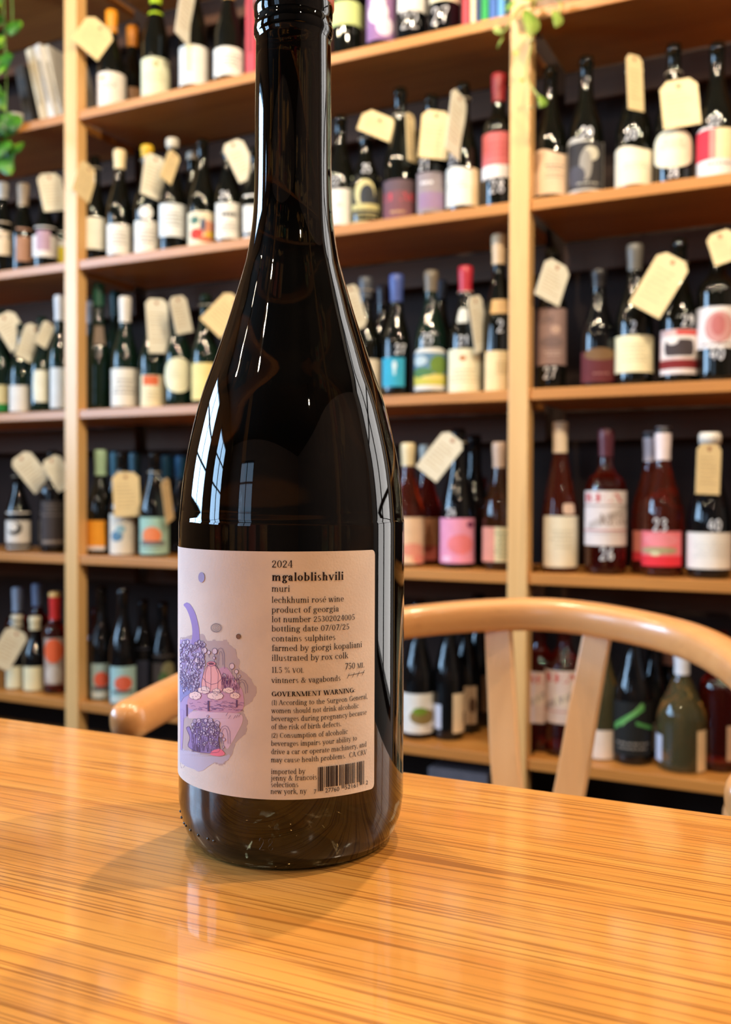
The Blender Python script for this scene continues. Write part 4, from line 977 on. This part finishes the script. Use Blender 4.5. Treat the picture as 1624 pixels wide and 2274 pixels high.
# fourth shelf, left bay
B(4, 41, 1040, 'bottle with white label and black crescent mark, left bay of the fourth shelf', gl='black', lab=(15, 66, 1137, 1218, (226, 220, 214)), pr=[('o', .38, .55, .26, .18, (24, 24, 28)), ('o', .30, .60, .2, .13, (226, 220, 214))], tagp=(70, 1047, 50, 88, -38, 6, 1))
B(4, 118, 1000, 'matt black bottle with dark grey label left of the left post, fourth shelf', 'bord', 'black', lab=(93, 143, 1112, 1212, (66, 58, 58)), pr=[('r', .08, .05, .92, .12, (140, 126, 116)), ('r', 0, .66, 1, .70, (104, 94, 90)), ('l', .1, .74, .9, .95, 3, (120, 110, 104))], tagp=(130, 1050, 44, 76, -30, 8, 1))
# fourth shelf, middle bay
B(4, 224, 1000, 'bottle with mint capsule and orange label beside the left post, fourth shelf', cap=((168, 200, 166), 56), lab=(192, 233, 1156, 1222, (240, 156, 40)), pr=[('r', 0, 0, 1, .14, (226, 214, 206))])
B(4, 258, 1004, 'bottle with teal capsule standing in the second row of the fourth shelf', gl='black', off=.2, cap=((60, 112, 126), 50))
B(4, 300, 1006, 'bottle with bluish teal capsule, second row behind the hanging tag, fourth shelf', gl='black', off=.22, cap=((50, 94, 112), 50))
B(4, 272, 1002, 'bottle with white label splashed in blue under a cream tag, fourth shelf', gl='black', R=.039, lab=(245, 300, 1141, 1236, (230, 224, 212)), pr=[('o', .30, .45, .2, .13, (92, 136, 170)), ('o', .42, .62, .16, .1, (150, 186, 200))], tagp=(281, 1098, 58, 98, -3, 6, 0))
B(4, 343, 1002, 'bottle with pale teal label and orange sun, fourth shelf', gl='black', R=.042, lab=(312, 374, 1149, 1231, (166, 204, 190)), pr=[('o', .42, .5, .28, .24, (238, 138, 92)), ('r', .1, .24, .8, .36, (110, 106, 110)), ('r', .12, .14, .7, .18, (120, 140, 136))], tagp=(372, 1112, 18, 98, -18, 66, 0))
B(4, 372, 1012, 'dark bottle with blue green capsule, back row left of the big bottle, fourth shelf', gl='black', off=.23, cap=((30, 96, 120), 48))
B(4, 402, 1014, 'dark bottle with bright blue capsule in the back row nearest the big bottle, fourth shelf', gl='black', off=.23, cap=((34, 110, 160), 48))
B(4, 906, 985, 'pink wine bottle with cream capsule and peach label touching the big bottle, fourth shelf', gl='rose', cap=((236, 216, 172), 50), lab=(868, 944, 1149, 1252, (240, 206, 172)), pr=[('o', .62, .3, .3, .14, (236, 160, 140)), ('o', .8, .1, .2, .1, (236, 150, 136))])
B(4, 946, 989, 'pink wine bottle with white capsule behind the peach labelled one, fourth shelf', gl='red', off=.165, cap=((206, 204, 190), 46), lab=(926, 980, 1150, 1244, (212, 150, 110)), pr=[('r', 0, 0, 1, .35, (196, 100, 88))])
B(4, 1017, 952, 'black sparkling style bottle with bright pink label and slanting tag, fourth shelf', 'spark', 'black', R=.042, lab=(975, 1053, 1151, 1251, (240, 158, 190)), pr=[('o', .62, .42, .3, .22, (238, 132, 140)), ('o', .85, .86, .1, .07, (120, 50, 90)), ('o', .3, .1, .12, .06, (240, 200, 224))], num=('24', 1003, 1138, 18), tagp=(979, 1012, 58, 106, 38, 6, 1))
B(4, 1052, 966, 'black bottle standing behind the bright pink labelled one, fourth shelf', 'spark', 'black', off=.18)
B(4, 1068, 1062, 'red wine bottle low behind the pink labelled bottle, fourth shelf', gl='red', off=.25, lab=(1052, 1070, 1152, 1220, (170, 50, 44)))
B(4, 1109, 983, 'amber wine bottle with beige capsule and pink edged label against the right post, fourth shelf', gl='amber', cap=((206, 172, 146), 56), lab=(1073, 1140, 1171, 1248, (228, 214, 172)), pr=[('r', 0, 0, .45, 1, (226, 150, 130)), ('l', .45, .1, .95, .9, 6, (150, 160, 120))])
# fourth shelf, right bay
B(4, 1243, 938, 'tall pink wine bottle with cream capsule and label, first in the right bay', 'hock', 'rose', R=.041, cap=((238, 214, 184), 68), lab=(1209, 1283, 1146, 1260, (240, 230, 206)), pr=[('l', .15, .35, .85, .75, 5, (206, 196, 170))], seal=(1250, 1276, 1118, 1142, (222, 190, 170), 'soft'))
B(4, 1345, 954, 'red wine bottle with white and pink block letter label on the fourth shelf', 'bord', 'red', R=.045, cap=((84, 34, 44), 60), lab=(1300, 1392, 1090, 1212, (230, 216, 212)), pr=[('t', 'BEA', .06, .80, .8, .95, (200, 66, 70)), ('r', .02, .72, .98, .74, (150, 120, 116)), ('d', .18, .34, .95, .72, .07, (196, 182, 176)), ('t', 'KING', .40, .38, .92, .58, (150, 128, 116)), ('r', .02, .27, .98, .29, (200, 110, 110)), ('r', .02, .22, .98, .23, (176, 160, 156))], num=('26', 1350, 1230, 26))
B(4, 1444, 961, 'pink wine bottle with black topped white capsule, left and rear of the adjoining pair', gl='rose', off=.13, R=.042, cap=((228, 206, 204), 64, .4, (30, 28, 32)), lab=(1408, 1480, 1179, 1246, (224, 130, 110)), pr=[('r', 0, 0, 1, .3, (224, 54, 62))])
B(4, 1471, 950, 'pink wine bottle with black topped white capsule, right and front of the adjoining pair', gl='rose', R=.044, cap=((238, 218, 216), 72, .4, (28, 28, 34)), lab=(1428, 1511, 1180, 1258, (238, 120, 124)), pr=[('r', 0, 0, 1, .3, (230, 50, 62)), ('o', .45, .45, .42, .1, (176, 160, 120)), ('o', .5, .76, .38, .2, (240, 140, 146)), ('o', .4, .36, .1, .06, (222, 214, 170))], num=('23', 1468, 1166, 26))
B(4, 1575, 963, 'sparkling wine bottle with white foil cap and white label at the right picture edge', 'spark', 'black', R=.045, cap=((234, 226, 214), 44, .5), lab=(1528, 1622, 1183, 1264, (238, 230, 222)), pr=[('l', .25, .3, .9, .75, 6, (208, 202, 196))], num=('40', 1588, 1166, 24), tagp=(1574, 1042, 50, 112, 2, 35, 0))
# bottom shelf, left bay
B(5, 40, 1305, 'bottle with whitish capsule in the second row of the left bay, bottom shelf', 'bord', 'red', off=.2, cap=((186, 196, 214), 52))
B(5, 84, 1297, 'bottle with blue grey capsule in the second row beside the red bottle, bottom shelf', 'bord', 'red', off=.2, cap=((136, 148, 178), 48))
B(5, 38, 1392, 'short dark bottle with cream label and paper tag at far left, bottom shelf', R=.037, gl='black', cap=((216, 208, 186), 24), lab=(15, 56, 1480, 1540, (236, 230, 196)), tagp=(18, 1440, 52, 90, 30, 10, 1))
B(5, 78, 1383, 'short dark bottle with cream cap and cream label beside the red bottle, bottom shelf', R=.037, gl='black', cap=((222, 212, 180), 28), lab=(54, 100, 1481, 1541, (238, 230, 192)))
B(5, 123, 1315, 'red bottle with gold topped red capsule and orange disc label, bottom shelf', 'bord', 'red', R=.036, cap=((206, 44, 40), 60, .4, (222, 186, 110)), lab=(101, 140, 1417, 1520, (186, 168, 158)), pr=[('o', .5, .72, .5, .26, (236, 104, 60)), ('o', .5, .22, .4, .2, (214, 204, 196))])
# bottom shelf, middle bay
B(5, 226, 1300, 'dark bottle with mint label and red sun, left of its twin on the bottom shelf', gl='black', lab=(204, 247, 1474, 1552, (168, 188, 182)), pr=[('o', .5, .55, .34, .22, (222, 96, 70)), ('r', .1, .24, .9, .36, (100, 92, 96)), ('r', .05, .06, .95, .18, (214, 220, 214))])
B(5, 273, 1305, 'dark bottle with pale blue label and red sun, right twin on the bottom shelf', gl='black', off=.06, lab=(246, 301, 1481, 1564, (166, 204, 206)), pr=[('o', .5, .55, .3, .2, (222, 104, 78)), ('r', .15, .28, .85, .36, (100, 100, 104)), ('r', .05, .06, .95, .18, (212, 224, 222))])
B(5, 318, 1330, 'dark bottle right of the twin red sun bottles, bottom shelf', gl='black', off=.14, lab=(300, 334, 1440, 1530, (44, 48, 68)))
B(5, 362, 1335, 'dark bottle with smudged grey label just left of the big bottle, bottom shelf', gl='black', off=.14, lab=(340, 386, 1455, 1530, (62, 56, 54)), pr=[('o', .7, .5, .3, .3, (120, 120, 90)), ('o', .5, .3, .2, .2, (70, 100, 60))])
B(5, 214, 1350, 'red wine bottle in the back row beside the left post, bottom shelf', 'bord', 'red', off=.25)
B(5, 928, 1330, 'dark bottle with white label showing a mossy green hill, bottom shelf', gl='black', lab=(886, 970, 1541, 1629, (238, 234, 228)), pr=[('o', .62, .42, .3, .2, (142, 120, 70)), ('o', .55, .56, .16, .1, (120, 150, 50)), ('l', .6, .08, .95, .2, 1, (160, 130, 110))])
B(5, 996, 1335, 'black bottle with labels seen only on its two sides, bottom shelf', gl='black', R=.039, off=.105, lab=(1006, 1034, 1541, 1628, (236, 214, 184)), neck=(962, 980, 1566, 1620, (206, 212, 232)), pr=[('r', .75, .2, 1, .5, (110, 80, 60))])
B(5, 1035, 1345, 'dark bottle with tan label, third back along the row right of the green hill bottle', gl='black', off=.19, lab=(1026, 1058, 1524, 1608, (186, 158, 130)), pr=[('o', .7, .5, .25, .2, (90, 66, 50))])
B(5, 1062, 1318, 'dark bottle with brown grey label, last back along the row beside the chair slat', gl='black', off=.265, lab=(1052, 1082, 1500, 1580, (152, 128, 110)))
# bottom shelf, right bay
B(5, 1198, 1350, 'red wine bottle with pink block letter label half hidden by the right post, bottom shelf', 'bord', 'red', off=.11, R=.043, lab=(1160, 1226, 1492, 1606, (220, 194, 184)), pr=[('t', 'BEA', .3, .78, .95, .94, (200, 70, 66)), ('d', .18, .30, .98, .68, .07, (176, 156, 148)), ('t', 'KING', .45, .36, .95, .56, (236, 220, 196))])
B(5, 1252, 1350, 'red wine bottle with pink block letter label, between the right post and the chair slat', 'bord', 'red', off=.09, R=.043, lab=(1208, 1292, 1490, 1608, (224, 200, 190)), pr=[('t', 'BEA', .1, .78, .8, .94, (200, 70, 66)), ('d', .10, .28, .95, .66, .07, (176, 156, 148)), ('t', 'KING', .35, .34, .9, .56, (238, 222, 198)), ('r', .02, .22, .98, .24, (200, 130, 120))])
B(5, 1336, 1372, 'pale wine bottle with white label half hidden behind the slanting chair slat', gl='clear', off=.10, lab=(1318, 1366, 1622, 1688, (232, 214, 200)), cap=((220, 214, 206), 40))
B(5, 1406, 1360, 'black bottle with green leaf emblem on the bottom shelf', gl='black', R=.042, off=.09, lab=(1364, 1448, 1560, 1680, (24, 24, 22)), pr=[('d', .12, .50, .70, .92, .06, (92, 158, 84)), ('d', .30, .56, .66, .98, .03, (120, 180, 104)), ('d', .55, .62, .92, .50, .035, (80, 146, 76)), ('l', .05, .1, .95, .28, 2, (150, 142, 132))])
B(5, 1452, 1385, 'dark bottle with grey side label right of the green leaf bottle, bottom shelf', gl='black', off=.17, lab=(1438, 1456, 1606, 1666, (150, 138, 126)))
B(5, 1514, 1440, 'clear pale yellow wine bottle with white capsule on the bottom shelf under the chair rail', gl='clear', R=.052, off=.085, cap=((226, 226, 234), 56), lab=(1547, 1565, 1624, 1718, (236, 206, 164)), neck=(1459, 1474, 1640, 1700, (200, 206, 226)))
B(5, 1598, 1400, 'red wine bottle with side label at the right picture edge, bottom shelf', 'bord', 'red', R=.043, off=.12, lab=(1614, 1638, 1612, 1690, (196, 160, 130)))
B(5, 1488, 1435, 'dark bottle with salmon capsule behind the clear yellow bottle, bottom shelf', gl='black', off=.2, cap=((196, 140, 120), 40))

# ------------------------------------------------------------------ price tags on the necks
def tag_card(t, base, Hh, R, dc, cx, nr, tp, rz):
    px, py, wp, hp, tilt, yaw, kind = tp
    mat = (M_CARD, M_CARDW, M_CARD, M_CARDW)[kind]
    d = dc - R - .012
    k = d / F; h = hp * k; w = wp * k / max(.35, math.cos(R_(yaw)))
    c = at_depth(px, py, d)
    nm = t['label']
    o = thing('price_tag', 'placeholder', 'tag', c, rz, 'paper price tags on bottle necks')
    rot = Matrix.Rotation(R_(yaw), 3, 'Z') @ Matrix.Rotation(R_(tilt), 3, 'Y')
    th = .0005; cc = w * .2
    out = [(-w / 2, -h / 2), (w / 2, -h / 2), (w / 2, h / 2 - cc), (w / 2 - cc, h / 2), (-w / 2 + cc, h / 2), (-w / 2, h / 2 - cc)]
    n = 6
    V = [rot @ Vector((x, -th, z)) for x, z in out] + [rot @ Vector((x, th, z)) for x, z in out]
    Fc = [tuple(range(n)), tuple(range(2 * n - 1, n - 1, -1))] + [(q, q + n, (q + 1) % n + n, (q + 1) % n) for q in range(n)]
    mesh('card', V, Fc, mat, o)
    m = MB()
    e = rot @ Vector((0, -th * 1.6, h / 2 - cc * .9)); r0 = min(.005, w * .09)
    m.add([e + rot @ Vector((r0 * math.cos(q * .7854), 0, r0 * math.sin(q * .7854))) for q in range(8)], [tuple(range(8))])
    m.build('eyelet', plain('red_brown_eyelet', (176, 112, 74), .7), o)
    m = MB(); rr = random.Random(int(px))
    for q in range(7):
        z = h * (.22 - .085 * q); a = -w * .36; b = w * rr.uniform(.1, .36)
        m.add([rot @ Vector((x, -th * 1.5, zz)) for x, zz in ((a, z), (b, z), (b, z + h * .012), (a, z + h * .012))], [(0, 1, 2, 3)])
    m.build('handwriting', plain('faded_ink', (196, 168, 124), .8), o)
    # string from the eyelet round the neck
    inv = Matrix.Rotation(-rz, 3, 'Z')
    nz = min(Hh * .90, max(Hh * .80, (c.z - base.z) + (rot @ Vector((0, 0, h / 2))).z))
    ax_ = inv @ (base + Vector((0, 0, nz)) - c); rn = nr * 1.12 + .002
    m = MB(); pts = [ax_ + Vector((rn * math.cos(q * .3927), rn * math.sin(q * .3927), 0)) for q in range(17)]
    m.tube(pts, .0009, 5)
    st = ax_ + Vector((0, -rn, 0)); m.tube([st, (st + e) / 2 + Vector((0, -.004, -.002)), e + Vector((0, -.0006, 0))], .0009, 5)
    m.build('string', M_STRING, o)
    return o
TAGL = ['tan tag beside the orange capsule, touching the left post', 'pale tag seen nearly edge on above the yellow striped label', 'pale tag with red eyelet hanging over the mauve panel bottle',
 'tan tag crossing the left post on the second shelf', 'pale twisted tag right under the yellow capped bottle top', 'small tan tag hanging behind the tag of the yellow capped bottle',
 'pale tag touching the left side of the big bottle neck', 'tan tag turned sideways just right of the big bottle neck', 'thin brown tag seen edge on beside the plum label', 'big tan tag over the grey and mauve label',
 'narrow pale yellow tag on the wavy white labelled bottle', 'upright folded tan tag high on the plain cream labelled bottle', 'square tan tag above the oval cream label',
 'pale slanting tag at the left picture edge, middle shelf', 'cream tag over the low white label, left bay of the middle shelf', 'small pale tag beside the slanting ones, left bay of the middle shelf',
 'long cream tag above the orange red block label', 'pale turned tag above the large round cream label', 'yellow square tag touching the left shoulder of the big bottle', 'pale tag half hidden behind the right shoulder of the big bottle',
 'long narrow tag slanting on the red capsule bottle, middle shelf', 'diamond turned white tag on the mauve grey labelled bottle', 'big slanting tan tag between cream label and picture label, middle shelf', 'tan tag cut by the right picture edge, middle shelf',
 'grey white slanting tag above the black crescent label', 'pale tag beside the left post on the fourth shelf', 'cream upright tag above the blue splashed label', 'brown tag seen edge on right of the orange sun label', 'cream slanting tag on the bright pink labelled bottle',
 'pointed tan tag hanging from the white foil cap', 'white paper tag at far left on the bottom shelf']
for job, lb in zip(TAGJOBS, TAGL):
    tag_card(*job)['label'] = lb

# ------------------------------------------------------------------ books, boxes
def book(px, row, wpx, hm, lean, col, label, off=.04, dep=.17, name='book', cat='book', group=None, page=(232, 222, 200)):
    Y = VS + off
    p = hit_y(px, {1: 150, 5: 1650}[row], Y)
    dc = depth_of(p); w = wpx * dc / F
    t = thing(name, label, cat, (p.x, Y, ROWT[row] + (w / 2) * abs(math.sin(R_(lean)))), 0, group)
    t.rotation_euler = (0, R_(lean), 0)
    m = MB(); c = .0022
    m.box(-w / 2, -w / 2 + c, 0, dep, 0, hm); m.box(w / 2 - c, w / 2, 0, dep, 0, hm); m.box(-w / 2 + c, w / 2 - c, 0, c, 0, hm)
    m.build('cover', plain('cover_%d_%d_%d' % col, col, .55, .05), t)
    m = MB(); m.box(-w / 2 + c, w / 2 - c, c, dep - .004, .003, hm - .003); m.build('pages', plain('book_pages', page, .85), t)
    m = MB(); m.box(-w * .22, w * .22, -.0006, 0, hm * .25, hm * .8)
    m.build('spine_title', plain('spine_%d_%d_%d' % tuple(int(x * .72) for x in col), tuple(int(x * .72) for x in col), .6), t)
    return t
book(97, 1, 17, .235, -15, (226, 212, 184), 'beige book leaning left, first of the leaning row in the left bay', group='leaning books')
book(116, 1, 18, .24, -15, (224, 222, 220), 'white book leaning on the beige book in the left bay', group='leaning books')
book(134, 1, 18, .24, -15, (214, 212, 206), 'off white book leaning next to the left post', group='leaning books', off=.055)
book(66, 1, 24, .20, -13, (58, 52, 46), 'dark book leaning behind the trailing plant in the left bay', group='leaning books', off=.06)
m = MB(); p = hit_y(36, 250, VS + .06)
t = thing('paper_cup', 'small white cup on the top shelf beside the trailing plant', 'cup', (p.x, VS + .06, ROWT[1]))
m.lathe([(0, 0), (.020, 0), (.026, .052), (.027, .054), (.024, .052), (.018, .004), (0, .004)], 24); m.build('cup_body', plain('cup_white', (222, 216, 206), .6), t, True)
for px, w, col, lb in ((1034, 15, (206, 64, 74), 'red magazine spine, first of the row on the top shelf'), (1050, 11, (226, 214, 176), 'cream magazine beside the red one on the top shelf'),
                       (1062, 9, (40, 62, 110), 'navy magazine between cream and green ones on the top shelf'), (1076, 15, (24, 158, 74), 'green magazine on the top shelf'),
                       (1094, 16, (60, 104, 176), 'royal blue magazine on the top shelf'), (1112, 14, (96, 164, 222), 'light blue magazine against the right post on the top shelf')):
    book(px, 1, w, .27, 0, col, lb, off=.03, name='magazine', cat='magazine', group='upright magazines')
book(556, 1, 24, .33, 0, (200, 66, 78), 'tall red box file standing left of the big bottle neck', off=.07, name='box_file', cat='box')
p0 = hit_y(955, 1720, VS + .05); p1 = hit_y(1082, 1720, VS + .05)
t = thing('storage_box', 'grey storage box under the bottom shelf behind the chair', 'box', ((p0.x + p1.x) / 2, VS + .19, 0))
w = (p1.x - p0.x) / 2
m = MB(); m.box(-w, w, -.14, .12, 0, .19); m.build('box_body', plain('grey_fabric', (112, 102, 106), .85, .1), t, bevel=.004)
m = MB(); m.box(-w - .004, w + .004, -.144, .124, .19, .225); m.build('lid', plain('grey_lid', (122, 112, 116), .8, .1), t, bevel=.004)

# ------------------------------------------------------------------ trailing plants
def leafmat(name, c0, c1, edge):
    m, nt, b = new_mat(name)
    tc = nt.nodes.new('ShaderNodeTexCoord'); n = nt.nodes.new('ShaderNodeTexNoise'); n.inputs['Scale'].default_value = 14; n.inputs['Detail'].default_value = 3
    nt.links.new(tc.outputs['Object'], n.inputs['Vector'])
    r = nt.nodes.new('ShaderNodeValToRGB'); e = r.color_ramp.elements
    e[0].position, e[1].position = .36, .58; e[0].color, e[1].color = lin(c0), lin(c1)
    x = e.new(.70); x.color = lin(edge)
    nt.links.new(n.outputs['Fac'], r.inputs['Fac']); nt.links.new(r.outputs['Color'], b.inputs['Base Color'])
    b.inputs['Roughness'].default_value = .38; b.inputs['Subsurface Weight'].default_value = 0.0
    return m
def leaf(mb, p, size, yaw, pitch, roll):
    M = Matrix.Translation(p) @ Matrix.Rotation(yaw, 4, 'Z') @ Matrix.Rotation(pitch, 4, 'X') @ Matrix.Rotation(roll, 4, 'Y')
    prof = [(0, 0), (.10, .30), (.28, .42), (.5, .40), (.75, .24), (.92, .09), (1.0, 0)]
    V = []; th = .0006
    for s in (1, -1):
        for u, hw in prof:
            z = -u * size
            for q in (-1, -.5, 0, .5, 1):
                V.append(M @ Vector((q * hw * size, -.10 * size * (1 - abs(q)) * math.sin(u * 3) + s * th + .12 * size * u * u, z - (abs(q) * .12 * size if u < .05 else 0))))
    Fc = []; n = len(prof)
    for k in range(n - 1):
        for q in range(4):
            a = k * 5 + q; f = (a, a + 1, a + 6, a + 5); Fc.append(f); g = n * 5
            Fc.append((f[0] + g, f[3] + g, f[2] + g, f[1] + g))
    mb.add(V, Fc)
def plant(name, label, pot_px, pot_row, pot_off, potr, poth, potcol, vines, leaves, mat, stemc):
    p = hit_y(pot_px[0], pot_px[1], VS + pot_off)
    base = Vector((p.x, VS + pot_off, ROWT[pot_row]))
    t = thing(name, label, 'plant', base)
    m = MB(); m.lathe([(0, 0), (potr * .78, 0), (potr * .96, poth * .9), (potr, poth * .9), (potr, poth), (potr * .92, poth), (potr * .88, poth * .85), (0, poth * .85)], 32)
    m.build('pot', plain('pot_%d' % potcol[0], potcol, .5), t, True)
    m = MB()
    for pts in vines:
        W = [hit_y(x, y, VS + o) - base for x, y, o in pts]
        W = [Vector((0, 0, poth * .9)), Vector((W[0].x * .5, -potr - .01, poth + .012))] + W
        m.tube(spline(W, 6), .0022, 6)
    m.build('vine', plain('stem_%d' % stemc[0], stemc, .5), t, True)
    m = MB()
    for x, y, o, s, yaw, pitch, roll in leaves:
        leaf(m, hit_y(x, y, VS + o) - base, s, yaw, pitch, roll)
    m.build('foliage', mat, t, True)
rr = random.Random(11)
LV = []
for k in range(74):
    y = rr.uniform(-60, 385); wmax = 26 + 14 * math.sin(y / 40.0)
    x = rr.uniform(-48, wmax) - (10 if y < 120 else 0)
    LV.append((x, y - 18, rr.uniform(-.10, -.02), rr.uniform(.035, .062), rr.uniform(-1.0, .9), rr.uniform(-.9, .3), rr.uniform(-.6, .6)))
LV += [(32, 45, -.05, .05, .2, -.3, .1), (24, 118, -.06, .06, -.2, -.4, .2), (16, 310, -.08, .065, .1, -.5, .1), (10, 350, -.09, .06, .3, -.4, -.3), (28, 330, -.07, .05, -.3, -.3, -.2)]
plant('potted_pothos', 'bushy green trailing pothos hanging down at the far left of the shelving', (-20, -180), 0, .11, .085, .15, (190, 150, 120),
      [[(4, -150, -.03), (8, 0, -.05), (14, 180, -.06), (10, 360, -.07)], [(-20, -150, -.03), (-14, 60, -.05), (-6, 300, -.06)], [(20, -150, -.03), (26, -20, -.04), (28, 60, -.05)], [(-40, -140, -.03), (-36, 100, -.04), (-20, 330, -.05)]],
      LV, leafmat('pothos_leaf', (26, 74, 26), (74, 138, 36), (168, 200, 60)), (96, 130, 60))
LR = [(1098, 60, -.05, .026, .7, -.3, -.8), (1118, 84, -.05, .030, -.9, -.5, 1.1), (1182, 26, -.05, .062, 1.1, -.2, .25), (1188, 88, -.06, .022, -.2, -1.2, .6), (1148, 114, -.05, .014, .3, -.5, .2),
      (1240, 26, -.05, .040, 1.1, -.2, .30), (1208, 216, -.06, .030, 1.0, -.3, .5), (1188, 236, -.06, .020, -.4, -1.2, .9), (1140, 2, -.05, .03, -.3, -.6, .3), (1166, -22, -.05, .04, .2, -.6, -.3), (1210, -32, -.05, .04, .2, -.5, .2), (1250, -40, -.05, .04, -.4, -.5, .2), (1128, -30, -.05, .04, -.4, -.5, -.2), (1160, 175, -.05, .014, .4, -.8, .1)]
plant('trailing_plant', 'thin trailing plant with pale green leaves drooping over the right post', (1216, -10), 1, .10, .075, .13, (222, 216, 206),
      [[(1190, -4, -.02), (1150, 20, -.05), (1120, 70, -.05), (1100, 60, -.05)], [(1190, -4, -.02), (1176, 40, -.05), (1180, 95, -.06), (1170, 170, -.06), (1204, 225, -.06)], [(1236, -12, -.02), (1246, 10, -.05), (1236, 50, -.05)]],
      LR, leafmat('pale_leaf', (120, 158, 62), (168, 192, 96), (222, 226, 186)), (166, 178, 96))
